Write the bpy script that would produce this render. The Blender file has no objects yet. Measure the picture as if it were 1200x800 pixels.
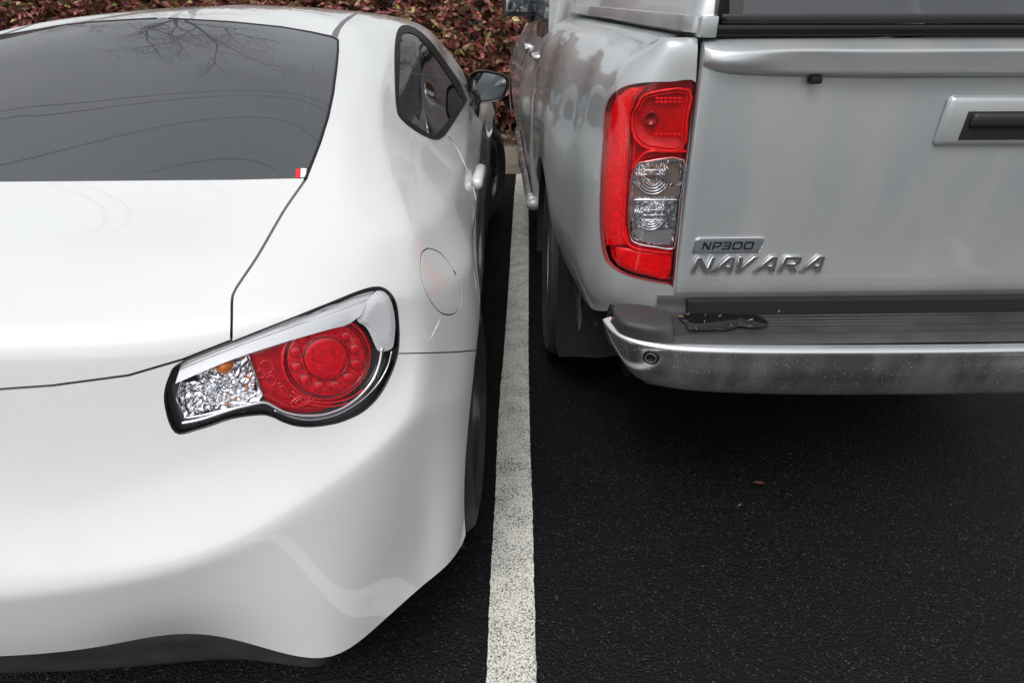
import bpy, bmesh, math, random
import numpy as np
from mathutils import Vector, Matrix
from mathutils.bvhtree import BVHTree
random.seed(7); rng = np.random.default_rng(7)
R = math.radians
scn = bpy.context.scene
C = scn.collection
# ------------------------------------------------------------ camera, sky, sun, exposure
F_PX = 670.0; PITCH = math.atan(395/670); YAW = R(1.1); CAMP = Vector((0, 0, 1.3))
cd = bpy.data.cameras.new('camera'); cam = bpy.data.objects.new('camera', cd); C.objects.link(cam)
cam.location = CAMP; cam.rotation_euler = (math.pi/2-PITCH, 0, YAW)
cd.sensor_fit = 'HORIZONTAL'; cd.sensor_width = 36; cd.lens = 36*F_PX/1200; cd.clip_start = .02; cd.clip_end = 2000
scn.camera = cam
w = bpy.data.worlds.new('World'); scn.world = w; w.use_nodes = True
nt = w.node_tree; nt.nodes.clear()
SUN_EL, SUN_AZ = R(58), R(200)
sky = nt.nodes.new('ShaderNodeTexSky'); sky.sky_type = 'NISHITA'; sky.sun_disc = False
sky.sun_elevation = SUN_EL; sky.sun_rotation = SUN_AZ; sky.dust_density = 4; sky.air_density = 1.2
hs = nt.nodes.new('ShaderNodeHueSaturation'); hs.inputs['Saturation'].default_value = .13; hs.inputs['Value'].default_value = 1.0
# cloud cover: broad soft brightness changes of the overcast
tc = nt.nodes.new('ShaderNodeTexCoord'); cn = nt.nodes.new('ShaderNodeTexNoise'); cn.inputs['Scale'].default_value = 2.2; cn.inputs['Detail'].default_value = 5
mr = nt.nodes.new('ShaderNodeMapRange'); mr.inputs[1].default_value = .3; mr.inputs[2].default_value = .7; mr.inputs[3].default_value = .72; mr.inputs[4].default_value = 1.2
mu = nt.nodes.new('ShaderNodeVectorMath'); mu.operation = 'SCALE'
bg = nt.nodes.new('ShaderNodeBackground'); bg.inputs[1].default_value = .15
out = nt.nodes.new('ShaderNodeOutputWorld')
sx_ = nt.nodes.new('ShaderNodeSeparateXYZ'); gz = nt.nodes.new('ShaderNodeMapRange'); gz.inputs[1].default_value = 0; gz.inputs[2].default_value = 1; gz.inputs[3].default_value = 1.14; gz.inputs[4].default_value = 1.16
nt.links.new(tc.outputs['Generated'], sx_.inputs[0]); nt.links.new(sx_.outputs[2], gz.inputs[0])
gm = nt.nodes.new('ShaderNodeMath'); gm.operation = 'MULTIPLY'; nt.links.new(gz.outputs[0], gm.inputs[0]); nt.links.new(mr.outputs[0], gm.inputs[1])
nt.links.new(tc.outputs['Generated'], cn.inputs['Vector']); nt.links.new(cn.outputs['Fac'], mr.inputs[0])
nt.links.new(sky.outputs[0], hs.inputs['Color']); nt.links.new(hs.outputs[0], mu.inputs[0]); nt.links.new(gm.outputs[0], mu.inputs['Scale'])
nt.links.new(mu.outputs[0], bg.inputs[0]); nt.links.new(bg.outputs[0], out.inputs[0])
sd = bpy.data.lights.new('sun', 'SUN'); sd.energy = .6; sd.angle = R(25); sd.color = (1, .98, .95)
so = bpy.data.objects.new('sun', sd); C.objects.link(so)
so.rotation_euler = (math.pi/2-SUN_EL, 0, math.pi-SUN_AZ+0)   # light comes from behind the camera, slightly right
scn.view_settings.view_transform = 'Standard'; scn.view_settings.look = 'None'; scn.view_settings.gamma = 1
scn.view_settings.exposure = 0.15

# ------------------------------------------------------------ pixel <-> world helpers (photo pixels, 1200x800)
cr = Vector((math.cos(YAW), math.sin(YAW), 0))
cf = Vector((-math.sin(YAW)*math.cos(PITCH), math.cos(YAW)*math.cos(PITCH), -math.sin(PITCH)))
cu = cr.cross(cf)
def proj(p):
    d = p-CAMP; z = d.dot(cf)
    if z < .01: z = .01
    return (600+F_PX*d.dot(cr)/z, 400-F_PX*d.dot(cu)/z)
def ray(u, v): return (cf+cr*((u-600)/F_PX)-cu*((v-400)/F_PX)).normalized()
def W(u, v, X=None, Y=None, Z=None):
    d = ray(u, v)
    t = (X-CAMP.x)/d.x if X is not None else (Y-CAMP.y)/d.y if Y is not None else (Z-CAMP.z)/d.z
    return CAMP+d*t

# ------------------------------------------------------------ materials
def mat(name, col, rough=.5, metal=0, coat=0, spec=.5, nscale=None, namt=.15, bump=0, bscale=200, **kw):
    m = bpy.data.materials.new(name); m.use_nodes = True; n = m.node_tree; b = n.nodes['Principled BSDF']
    b.inputs['Base Color'].default_value = (*col, 1); b.inputs['Roughness'].default_value = rough
    b.inputs['Metallic'].default_value = metal; b.inputs['Coat Weight'].default_value = coat
    b.inputs['Coat Roughness'].default_value = kw.get('crough', .02); b.inputs['Coat IOR'].default_value = kw.get('cior', 1.5); b.inputs['Specular IOR Level'].default_value = spec
    if 'ior' in kw: b.inputs['IOR'].default_value = kw['ior']
    if 'trans' in kw: b.inputs['Transmission Weight'].default_value = kw['trans']
    geo = n.nodes.new('ShaderNodeNewGeometry')
    if nscale:
        t = n.nodes.new('ShaderNodeTexNoise'); t.inputs['Scale'].default_value = nscale; t.inputs['Detail'].default_value = 6
        n.links.new(geo.outputs['Position'], t.inputs['Vector'])
        r = n.nodes.new('ShaderNodeMapRange'); r.inputs[1].default_value = .3; r.inputs[2].default_value = .7
        r.inputs[3].default_value = 1-namt; r.inputs[4].default_value = 1+namt
        n.links.new(t.outputs['Fac'], r.inputs[0])
        v = n.nodes.new('ShaderNodeVectorMath'); v.operation = 'SCALE'; v.inputs[0].default_value = col
        n.links.new(r.outputs[0], v.inputs['Scale']); n.links.new(v.outputs[0], b.inputs['Base Color'])
    if bump:
        t = n.nodes.new('ShaderNodeTexNoise'); t.inputs['Scale'].default_value = bscale; t.inputs['Detail'].default_value = 4
        n.links.new(geo.outputs['Position'], t.inputs['Vector'])
        bp = n.nodes.new('ShaderNodeBump'); bp.inputs['Strength'].default_value = bump; bp.inputs['Distance'].default_value = kw.get('bdist', .002)
        n.links.new(t.outputs['Fac'], bp.inputs['Height']); n.links.new(bp.outputs[0], b.inputs['Normal'])
        if coat and kw.get('cbump'): n.links.new(bp.outputs[0], b.inputs['Coat Normal'])
    return m
def dirty(m, dirt=(.25, .21, .16), amount=.35, scale=3, speck=.5, lowz=None, streak=1.0, sscale=260):
    """adds grime: big soft film, vertical streaks and small specks that belong to the paint"""
    n = m.node_tree; b = n.nodes['Principled BSDF']; geo = n.nodes.new('ShaderNodeNewGeometry')
    mp = n.nodes.new('ShaderNodeMapping'); mp.inputs['Scale'].default_value = (1, 1, streak)
    n.links.new(geo.outputs['Position'], mp.inputs[0])
    t = n.nodes.new('ShaderNodeTexNoise'); t.inputs['Scale'].default_value = scale; t.inputs['Detail'].default_value = 8; t.inputs['Roughness'].default_value = .65
    n.links.new(mp.outputs[0], t.inputs['Vector'])
    r = n.nodes.new('ShaderNodeMapRange'); r.inputs[1].default_value = .42; r.inputs[2].default_value = .75; r.inputs[3].default_value = 0; r.inputs[4].default_value = amount
    n.links.new(t.outputs['Fac'], r.inputs[0]); fac = r.outputs[0]
    vo = n.nodes.new('ShaderNodeTexVoronoi'); vo.inputs['Scale'].default_value = sscale
    n.links.new(geo.outputs['Position'], vo.inputs['Vector'])
    lt = n.nodes.new('ShaderNodeMapRange'); lt.inputs[1].default_value = .10; lt.inputs[2].default_value = .18; lt.inputs[3].default_value = speck; lt.inputs[4].default_value = 0
    n.links.new(vo.outputs['Distance'], lt.inputs[0])
    wn = n.nodes.new('ShaderNodeMath'); wn.operation = 'GREATER_THAN'; wn.inputs[1].default_value = .72
    sp = n.nodes.new('ShaderNodeSeparateColor'); n.links.new(vo.outputs['Color'], sp.inputs[0]); n.links.new(sp.outputs[0], wn.inputs[0])
    m1 = n.nodes.new('ShaderNodeMath'); m1.operation = 'MULTIPLY'; n.links.new(lt.outputs[0], m1.inputs[0]); n.links.new(wn.outputs[0], m1.inputs[1])
    m2 = n.nodes.new('ShaderNodeMath'); m2.operation = 'ADD'; m2.use_clamp = True; n.links.new(fac, m2.inputs[0]); n.links.new(m1.outputs[0], m2.inputs[1]); fac = m2.outputs[0]
    if lowz:
        s = n.nodes.new('ShaderNodeSeparateXYZ'); n.links.new(geo.outputs['Position'], s.inputs[0])
        z = n.nodes.new('ShaderNodeMapRange'); z.inputs[1].default_value = lowz[0]; z.inputs[2].default_value = lowz[1]; z.inputs[3].default_value = lowz[2]; z.inputs[4].default_value = 0
        n.links.new(s.outputs[2], z.inputs[0])
        zz = n.nodes.new('ShaderNodeMath'); zz.operation = 'MULTIPLY'; n.links.new(z.outputs[0], zz.inputs[0]); n.links.new(t.outputs['Fac'], zz.inputs[1])
        a = n.nodes.new('ShaderNodeMath'); a.operation = 'ADD'; a.use_clamp = True; n.links.new(fac, a.inputs[0]); n.links.new(zz.outputs[0], a.inputs[1]); fac = a.outputs[0]
    mx = n.nodes.new('ShaderNodeMix'); mx.data_type = 'RGBA'
    src = b.inputs['Base Color']
    if src.is_linked: n.links.new(src.links[0].from_socket, mx.inputs['A'])
    else: mx.inputs['A'].default_value = src.default_value
    mx.inputs['B'].default_value = (*dirt, 1); n.links.new(fac, mx.inputs['Factor']); n.links.new(mx.outputs['Result'], src)
    ro = n.nodes.new('ShaderNodeMapRange'); ro.inputs[3].default_value = b.inputs['Roughness'].default_value; ro.inputs[4].default_value = .75
    n.links.new(fac, ro.inputs[0]); n.links.new(ro.outputs[0], b.inputs['Roughness'])
    if b.inputs['Coat Weight'].default_value > 0:
        cw = n.nodes.new('ShaderNodeMapRange'); cw.inputs[3].default_value = b.inputs['Coat Weight'].default_value; cw.inputs[4].default_value = .1
        n.links.new(fac, cw.inputs[0]); n.links.new(cw.outputs[0], b.inputs['Coat Weight'])
    if metal_in := b.inputs['Metallic'].default_value:
        me = n.nodes.new('ShaderNodeMapRange'); me.inputs[3].default_value = metal_in; me.inputs[4].default_value = 0
        n.links.new(fac, me.inputs[0]); n.links.new(me.outputs[0], b.inputs['Metallic'])
    return m
def glassmat(name, tint, tr=.5, base=(.01, .01, .012)):
    """tinted pane: part see-through, reflecting by Fresnel"""
    m = bpy.data.materials.new(name); m.use_nodes = True; n = m.node_tree; n.nodes.clear()
    o = n.nodes.new('ShaderNodeOutputMaterial'); fr = n.nodes.new('ShaderNodeFresnel'); fr.inputs[0].default_value = 1.5
    g_ = n.nodes.new('ShaderNodeNewGeometry'); ir = n.nodes.new('ShaderNodeMapRange'); ir.inputs[3].default_value = 1.5; ir.inputs[4].default_value = 1/1.5
    n.links.new(g_.outputs['Backfacing'], ir.inputs[0]); n.links.new(ir.outputs[0], fr.inputs[0])
    gl = n.nodes.new('ShaderNodeBsdfGlossy'); gl.inputs['Roughness'].default_value = .015
    tp = n.nodes.new('ShaderNodeBsdfTransparent'); tp.inputs[0].default_value = (*tint, 1)
    df = n.nodes.new('ShaderNodeBsdfDiffuse'); df.inputs[0].default_value = (*base, 1)
    m1 = n.nodes.new('ShaderNodeMixShader'); m1.inputs[0].default_value = tr; n.links.new(df.outputs[0], m1.inputs[1]); n.links.new(tp.outputs[0], m1.inputs[2])
    m2 = n.nodes.new('ShaderNodeMixShader'); n.links.new(fr.outputs[0], m2.inputs[0]); n.links.new(m1.outputs[0], m2.inputs[1]); n.links.new(gl.outputs[0], m2.inputs[2])
    n.links.new(m2.outputs[0], o.inputs[0]); return m
M = {}
M['white'] = dirty(mat('white_pearl_paint', (.675, .69, .68), .35, coat=1, cior=1.75), dirt=(.42, .41, .38), amount=.14, scale=3.5, speck=.6, sscale=240)
M['silver'] = dirty(mat('silver_paint', (.45, .472, .488), .31, metal=.5, coat=1, crough=.05, bump=.03, bscale=900), dirt=(.32, .29, .24), amount=.38, scale=4.5, speck=.6, lowz=(.5, .95, .45), streak=.25, sscale=160)
M['gap'] = mat('shadow_gap_black', (.008, .008, .009), .8)  # near-black puts the shade of gaps, recesses and undersides into the colour
M['rubber'] = mat('black_rubber', (.012, .012, .013), .6, spec=.25, nscale=60, namt=.3, bump=.2, bscale=500)
M['tyre'] = dirty(mat('tyre_rubber', (.02, .02, .02), .65, bump=.25, bscale=300), dirt=(.10, .09, .08), amount=.5, scale=9, speck=.3)
M['plastic'] = dirty(mat('textured_black_plastic', (.026, .027, .030), .5, bump=.35, bscale=900, bdist=.001), dirt=(.11, .105, .10), amount=.3, scale=7, speck=.5)
M['gloss_black'] = mat('gloss_black_plastic', (.008, .008, .009), .12, spec=.4)
M['satin_black'] = mat('satin_black_plastic', (.02, .02, .022), .35)
M['chrome'] = mat('chrome', (.75, .76, .78), .06, metal=1)
M['dull_chrome'] = dirty(mat('weathered_chrome', (.72, .73, .75), .15, metal=1, bump=.05, bscale=25, bdist=.002), dirt=(.30, .29, .26), amount=.16, scale=6, speck=.6, lowz=(.5, .58, .3), streak=.35, sscale=140)
M['lamp_chrome'] = mat('lamp_chrome', (.82, .83, .86), .1, metal=1, bump=.05, bscale=60)
M['lamp_dark'] = mat('lamp_dark_housing', (.22, .22, .24), .14, metal=.85)
M['red'] = mat('red_lens', (.46, .006, .014), .12, coat=1, nscale=80, namt=.25)
M['red_bright'] = mat('red_lens_bright', (.74, .011, .024), .14, coat=1, nscale=140, namt=.28, bump=.35, bscale=260, bdist=.001)  # colour mottle stands in for reflections inside the lens
M['red_dark'] = mat('red_lens_dark', (.16, .004, .010), .12, coat=1)
M['amber'] = mat('amber_bulb_and_glint', (.7, .17, .02), .25, coat=.5)
M['ribbed'] = mat('ribbed_clear_reflector', (.80, .79, .82), .22, coat=1)
M['clear'] = glassmat('clear_lens_cover', (.97, .97, .98), .97)
M['tint'] = glassmat('tinted_rear_glass', (.30, .31, .32), .35, base=(.105, .112, .125))
M['sidegl'] = glassmat('side_glass', (.50, .52, .53), .75, base=(.02, .02, .022))
M['lamp_bar'] = mat('lamp_satin_silver', (.84, .85, .87), .22, metal=.45, coat=1, bump=.1, bscale=300)
M['mirrorgl'] = mat('mirror_glass', (.34, .37, .40), .02, metal=1)
M['rim_black'] = mat('black_alloy', (.03, .03, .033), .3, coat=.5)
M['rim_silver'] = dirty(mat('silver_alloy', (.62, .62, .63), .3, metal=.5), dirt=(.12, .10, .08), amount=.6, scale=12)
M['interior'] = mat('dark_interior_cloth', (.035, .035, .037), .8, nscale=40)
M['interior2'] = mat('grey_interior_trim', (.16, .155, .15), .6, nscale=30)
M['stk_red'] = mat('sticker_red', (.65, .015, .03), .4); M['stk_white'] = mat('sticker_white', (.8, .8, .8), .4)
M['badge'] = mat('badge_chrome', (.80, .81, .83), .2, metal=1)
M['badge_bg'] = mat('badge_grey', (.26, .28, .31), .3, metal=.6)
M['ink'] = mat('badge_black', (.01, .01, .012), .4)

n_ = M['ribbed'].node_tree; wv = n_.nodes.new('ShaderNodeTexWave'); wv.inputs['Scale'].default_value = 62; wv.bands_direction = 'DIAGONAL'; ge_ = n_.nodes.new('ShaderNodeNewGeometry'); bu_ = n_.nodes.new('ShaderNodeBump'); bu_.inputs['Strength'].default_value = .8; bu_.inputs['Distance'].default_value = .001
n_.links.new(ge_.outputs['Position'], wv.inputs['Vector']); n_.links.new(wv.outputs['Fac'], bu_.inputs['Height']); n_.links.new(bu_.outputs[0], n_.nodes['Principled BSDF'].inputs['Normal'])
# ------------------------------------------------------------ object helpers
def empty(name, loc, label, cat, group=None):
    o = bpy.data.objects.new(name, None); C.objects.link(o); o.location = loc; o.empty_display_size = .1
    o['label'] = label; o['category'] = cat
    if group: o['group'] = group
    return o
def worldloc(o):
    v = Vector(o.location)
    while o.parent: o = o.parent; v += Vector(o.location)
    return v
def link(name, me, m, parent=None, smooth=True):
    """mesh in world coordinates -> object under parent"""
    if parent is not None: me.transform(Matrix.Translation(-worldloc(parent)))
    for x in (m if isinstance(m, (list, tuple)) else [m]): me.materials.append(x)
    if smooth: me.shade_smooth()
    o = bpy.data.objects.new(name, me); C.objects.link(o)
    if parent is not None: o.parent = parent
    return o
def mesh(verts, faces, name='m'):
    me = bpy.data.meshes.new(name); me.from_pydata([tuple(v) for v in verts], [], faces); me.update(); return me
def bm_mesh(bm, name='m'):
    me = bpy.data.meshes.new(name); bm.to_mesh(me); bm.free(); return me
def tag(o, label=None, cat=None, group=None, kind=None):
    if label: o['label'] = label
    if cat: o['category'] = cat
    if group: o['group'] = group
    if kind: o['kind'] = kind
    return o
class MB:
    def __init__(s): s.v = []; s.f = []; s.mi = []
    def add(s, vs, fs, mi=0):
        k = len(s.v); s.v += [Vector(v) for v in vs]; s.f += [tuple(k+i for i in f) for f in fs]; s.mi += [mi]*len(fs)
    def box(s, c, size, rot=None, mi=0, bev=0):
        bm = bmesh.new(); bmesh.ops.create_cube(bm, size=1)
        for v in bm.verts: v.co = Vector((v.co.x*size[0], v.co.y*size[1], v.co.z*size[2]))
        if bev: bmesh.ops.bevel(bm, geom=bm.edges[:], offset=bev, segments=3, affect='EDGES', profile=.5)
        if rot is not None: bmesh.ops.transform(bm, matrix=rot, verts=bm.verts[:])
        bm.verts.index_update()
        s.add([v.co+Vector(c) for v in bm.verts], [[v.index for v in f.verts] for f in bm.faces], mi); bm.free()
    def tube(s, pts, rad, n=10, mi=0, caps=True):
        pts = [Vector(p) for p in pts]; rs = rad if isinstance(rad, (list, tuple)) else [rad]*len(pts); vs = []; fs = []
        up = Vector((0, 0, 1))
        for i, p in enumerate(pts):
            t = (pts[min(i+1, len(pts)-1)]-pts[max(i-1, 0)]).normalized()
            a = t.cross(up if abs(t.z) < .95 else Vector((1, 0, 0))).normalized(); b = t.cross(a)
            for k in range(n):
                an = 2*math.pi*k/n; vs.append(p+(a*math.cos(an)+b*math.sin(an))*rs[i])
        for i in range(len(pts)-1):
            for k in range(n): fs.append((i*n+k, i*n+(k+1) % n, (i+1)*n+(k+1) % n, (i+1)*n+k))
        if caps: fs += [tuple(range(n))[::-1], tuple((len(pts)-1)*n+k for k in range(n))]
        s.add(vs, fs, mi)
    def lathe(s, prof, c, axis='X', n=64, mi=0, T=None):
        """prof: (axial, radius) list"""
        vs = []; fs = []; c = Vector(c)
        for a, r in prof:
            for k in range(n):
                an = 2*math.pi*k/n
                p = Vector((a, r*math.cos(an), r*math.sin(an))) if axis == 'X' else Vector((r*math.cos(an), r*math.sin(an), a)) if axis == 'Z' else Vector((r*math.cos(an), a, r*math.sin(an)))
                vs.append((T @ p if T else p)+c)
        for i in range(len(prof)-1):
            for k in range(n): fs.append((i*n+k, i*n+(k+1) % n, (i+1)*n+(k+1) % n, (i+1)*n+k))
        s.add(vs, fs, mi)
    def build(s, name, m, parent=None, smooth=True, auto=None):
        me = mesh(s.v, s.f); me.polygons.foreach_set('material_index', s.mi)
        o = link(name, me, m, parent, smooth)
        if auto is not None: sharp(o, auto)
        return o
def sharp(o, deg=35):
    bm = bmesh.new(); bm.from_mesh(o.data)
    for e in bm.edges:
        if len(e.link_faces) == 2 and e.calc_face_angle(0) > R(deg): e.smooth = False
    bm.to_mesh(o.data); bm.free()

# ------------------------------------------------------------ smooth surface from a control grid
def spl(t, P, tt):
    """natural cubic spline, P (n,k)"""
    n = len(t); h = np.diff(t)
    if n == 2:
        w_ = ((tt-t[0])/h[0])[:, None]; return P[0]*(1-w_)+P[1]*w_
    A = np.zeros((n, n)); B = np.zeros_like(P); A[0, 0] = A[-1, -1] = 1
    for i in range(1, n-1):
        A[i, i-1] = h[i-1]; A[i, i] = 2*(h[i-1]+h[i]); A[i, i+1] = h[i]
        B[i] = 6*((P[i+1]-P[i])/h[i]-(P[i]-P[i-1])/h[i-1])
    m_ = np.linalg.solve(A, B); k = np.clip(np.searchsorted(t, tt, side='right')-1, 0, n-2)
    a = (t[k+1]-tt)[:, None]; b = (tt-t[k])[:, None]; hh = h[k][:, None]
    return (m_[k]*a**3+m_[k+1]*b**3)/(6*hh)+(P[k]/hh-m_[k]*hh/6)*a+(P[k+1]/hh-m_[k+1]*hh/6)*b
def refine(G, axis, step, breaks=()):
    """G (a,b,3): spline-refine along axis with breaks (creases)"""
    if axis == 1: return refine(G.transpose(1, 0, 2), 0, step, breaks).transpose(1, 0, 2)
    d = np.sqrt((np.diff(G, axis=0)**2).sum(2)).mean(1)**.75; t = np.concatenate([[0], np.cumsum(d)])
    n = G.shape[0]; bk = [0]+sorted(breaks)+[n-1]; outp = []
    dl = np.sqrt((np.diff(G, axis=0)**2).sum(2)).max(1)
    flat = G.reshape(n, -1)
    for a, b in zip(bk[:-1], bk[1:]):
        tt = []
        for i in range(a, b):
            k = max(2, int(round(dl[i]/step))); tt += list(np.linspace(t[i], t[i+1], k, endpoint=False))
        if b == n-1: tt.append(t[b])
        outp.append(spl(t[a:b+1], flat[a:b+1], np.array(tt)))
    o = np.concatenate(outp); return o.reshape(o.shape[0], G.shape[1], 3)
def smooth_grid(G, it):
    for _ in range(it):
        H = G.copy()
        H[1:-1] = .5*G[1:-1]+.25*(G[:-2]+G[2:]); G = H.copy()
        H[:, 1:-1] = .5*G[:, 1:-1]+.25*(G[:, :-2]+G[:, 2:]); G = H
    return G
def grid_bm(G, flip=False):
    a, b = G.shape[:2]; bm = bmesh.new(); vs = [bm.verts.new(G[i, j]) for i in range(a) for j in range(b)]
    for i in range(a-1):
        for j in range(b-1):
            q = [vs[i*b+j], vs[i*b+j+1], vs[(i+1)*b+j+1], vs[(i+1)*b+j]]
            if flip: q.reverse()
            try: bm.faces.new(q)
            except ValueError: pass
    bm.normal_update(); return bm
# ------------------------------------------------------------ cutting along lines of sight / straight axes
def inpoly(p, poly):
    x, y = p; c = False; j = len(poly)-1
    for i in range(len(poly)):
        xi, yi = poly[i]; xj, yj = poly[j]
        if (yi > y) != (yj > y) and x < (xj-xi)*(y-yi)/(yj-yi)+xi: c = not c
        j = i
    return c
def P_cam(p): return proj(p)
def pl_cam(a, b):
    n = ray(*a).cross(ray(*b)); return CAMP, n.normalized()
def P_x(p): return (p.y, p.z)
def pl_x(a, b): return Vector((0, a[0], a[1])), Vector((0, -(b[1]-a[1]), b[0]-a[0])).normalized()
def P_z(p): return (p.x, p.y)
def pl_z(a, b): return Vector((a[0], a[1], 0)), Vector((-(b[1]-a[1]), b[0]-a[0], 0)).normalized()
def cut(bm, poly, mode='cam', cond=None):
    """knife the polygon outline into the mesh, return faces inside"""
    PF, PL, eps = {'cam': (P_cam, pl_cam, 1.), 'x': (P_x, pl_x, .002), 'z': (P_z, pl_z, .002)}[mode]
    xs = [p[0] for p in poly]; ys = [p[1] for p in poly]; bb = (min(xs), max(xs), min(ys), max(ys))
    def box(f):
        q = [PF(v.co) for v in f.verts]; X = [a[0] for a in q]; Y = [a[1] for a in q]; return min(X), max(X), min(Y), max(Y)
    def ov(b, c): return b[0] <= c[1]+eps and b[1] >= c[0]-eps and b[2] <= c[3]+eps and b[3] >= c[2]-eps
    cands = {}
    for f in bm.faces:
        if cond and not cond(f): continue
        if mode == 'cam' and f.normal.dot(CAMP-f.calc_center_median()) < 0: continue
        b = box(f)
        if ov(b, bb): cands[f] = b
    n = len(poly)
    for i in range(n):
        a, b = poly[i], poly[(i+1) % n]; sb = (min(a[0], b[0]), max(a[0], b[0]), min(a[1], b[1]), max(a[1], b[1]))
        sub = [f for f, q in cands.items() if ov(q, sb)]
        if not sub: continue
        co, no = PL(a, b)
        es = {e for f in sub for e in f.edges}; vs = {v for f in sub for v in f.verts}
        for f in sub: del cands[f]
        r = bmesh.ops.bisect_plane(bm, geom=sub+list(es)+list(vs), dist=1e-7, plane_co=co, plane_no=no)
        for g in r['geom']:
            if isinstance(g, bmesh.types.BMFace): cands[g] = box(g)
    ins = []
    for f in cands:
        c = Vector()
        for v in f.verts: c += v.co
        if inpoly(PF(c/len(f.verts)), poly): ins.append(f)
    return ins
def take(bm, faces):
    """remove faces from bm, return them as a new bmesh"""
    nb = bmesh.new(); mp = {}
    for f in faces:
        vs = []
        for v in f.verts:
            if v not in mp: mp[v] = nb.verts.new(v.co)
            vs.append(mp[v])
        try: nb.faces.new(vs)
        except ValueError: pass
    bmesh.ops.delete(bm, geom=faces, context='FACES'); nb.normal_update(); return nb
def offset_bm(bm, d):
    bm.normal_update(); co = [v.co+v.normal*d for v in bm.verts]
    for v, c in zip(bm.verts, co): v.co = c
    return bm
def rim_in(bm, d):
    """turn the open borders inward so that a panel has a visible thickness"""
    bm.normal_update(); be = [e for e in bm.edges if len(e.link_faces) == 1]; nrm = {v: v.normal.copy() for e in be for v in e.verts}
    r = bmesh.ops.extrude_edge_only(bm, edges=be); nv = [g for g in r['geom'] if isinstance(g, bmesh.types.BMVert)]
    old = {}
    for e in [g for g in r['geom'] if isinstance(g, bmesh.types.BMEdge)]: pass
    for v in nv:
        o = [e.other_vert(v) for e in v.link_edges if e.other_vert(v) in nrm]
        if o: v.co = v.co-nrm[o[0]]*d
    for e in be: e.smooth = False
    return bm
def mirror_bm(bm, xc, T=None):
    nb = bm.copy()
    for v in nb.verts:
        if T: v.co = T[1](Vector((2*xc-(q := T[0](v.co)).x, q.y, q.z)))
        else: v.co.x = 2*xc-v.co.x
    bmesh.ops.reverse_faces(nb, faces=nb.faces[:]); return nb
def join_bm(a, b):
    me = bpy.data.meshes.new('t'); b.to_mesh(me); a.from_mesh(me); bpy.data.meshes.remove(me); b.free(); return a
def dense(poly, step=3., closed=True):
    o = []; n = len(poly)
    for i in range(n if closed else n-1):
        a = poly[i]; b = poly[(i+1) % n]; k = max(1, int(math.dist(a, b)/step))
        for j in range(k): o.append((a[0]+(b[0]-a[0])*j/k, a[1]+(b[1]-a[1])*j/k))
    if not closed: o.append(poly[-1])
    return o
def cr_curve(pts, n=6, closed=False):
    """Catmull-Rom through 2D/3D points"""
    P = [np.array(p, float) for p in pts]; m_ = len(P); o = []
    for i in range(m_ if closed else m_-1):
        g = lambda k: P[k % m_] if closed else P[min(max(k, 0), m_-1)]
        p0, p1, p2, p3 = g(i-1), g(i), g(i+1), g(i+2)
        for k in range(n):
            t = k/n; o.append(.5*((2*p1)+(-p0+p2)*t+(2*p0-5*p1+4*p2-p3)*t*t+(-p0+3*p1-3*p2+p3)*t**3))
    if not closed: o.append(P[-1])
    return [tuple(x) for x in o]
def ribbon(pts, wd):
    """2D polyline -> thin polygon"""
    L = []; Rr = []
    for i, p in enumerate(pts):
        a = np.array(pts[max(i-1, 0)]); b = np.array(pts[min(i+1, len(pts)-1)]); t = (b-a)/np.linalg.norm(b-a); n = np.array((-t[1], t[0]))*wd/2
        L.append(tuple(np.array(p)+n)); Rr.append(tuple(np.array(p)-n))
    return L+Rr[::-1]
def shrink(poly, d):
    n = len(poly); A = np.array(poly); area = sum(A[i][0]*A[(i+1) % n][1]-A[(i+1) % n][0]*A[i][1] for i in range(n)); s = 1 if area > 0 else -1; o = []
    for i in range(n):
        t = A[(i+1) % n]-A[i-1]; t = t/np.linalg.norm(t); o.append(tuple(A[i]+np.array((-t[1], t[0]))*s*d))
    return o
class Surf:
    def __init__(s, bm): s.t = BVHTree.FromBMesh(bm)
    def at(s, u, v):
        d = ray(u, v); h = s.t.ray_cast(CAMP, d)
        if h[0] is None:
            h = None; q = CAMP+d*1.2
            nn = s.t.find_nearest(q); return nn[0], nn[1]
        n = h[1] if h[1].dot(d) < 0 else -h[1]
        return h[0], n
    def fill(s, poly, ht, rings=8, ctr=None):
        """dome over a star-shaped outline; ht(t,k) height at ring t (0 edge, 1 centre)"""
        A = np.array(poly); c = np.array(ctr) if ctr else A.mean(0); n = len(poly); vs = []; fs = []
        for r in range(rings):
            t = r/rings
            for k in range(n):
                q = A[k]*(1-t)+c*t; p, no = s.at(*q); vs.append(p+no*ht(t, k/n))
        p, no = s.at(*c); vs.append(p+no*ht(1, 0))
        for r in range(rings-1):
            for k in range(n): fs.append((r*n+k, r*n+(k+1) % n, (r+1)*n+(k+1) % n, (r+1)*n+k))
        for k in range(n): fs.append(((rings-1)*n+k, (rings-1)*n+(k+1) % n, rings*n))
        return vs, fs
    def strip(s, A, B, ht, n=6):
        """band between two polylines of equal length; ht(t, s) height across"""
        vs = []; fs = []; m_ = len(A)
        for i in range(m_):
            for k in range(n+1):
                t = k/n; q = (A[i][0]*(1-t)+B[i][0]*t, A[i][1]*(1-t)+B[i][1]*t); p, no = s.at(*q); vs.append(p+no*ht(t, i/(m_-1)))
        for i in range(m_-1):
            for k in range(n): fs.append((i*(n+1)+k, i*(n+1)+k+1, (i+1)*(n+1)+k+1, (i+1)*(n+1)+k))
        return vs, fs
def recalc(me):
    bm = bmesh.new(); bm.from_mesh(me); bmesh.ops.recalc_face_normals(bm, faces=bm.faces[:]); bm.to_mesh(me); bm.free(); return me

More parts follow.
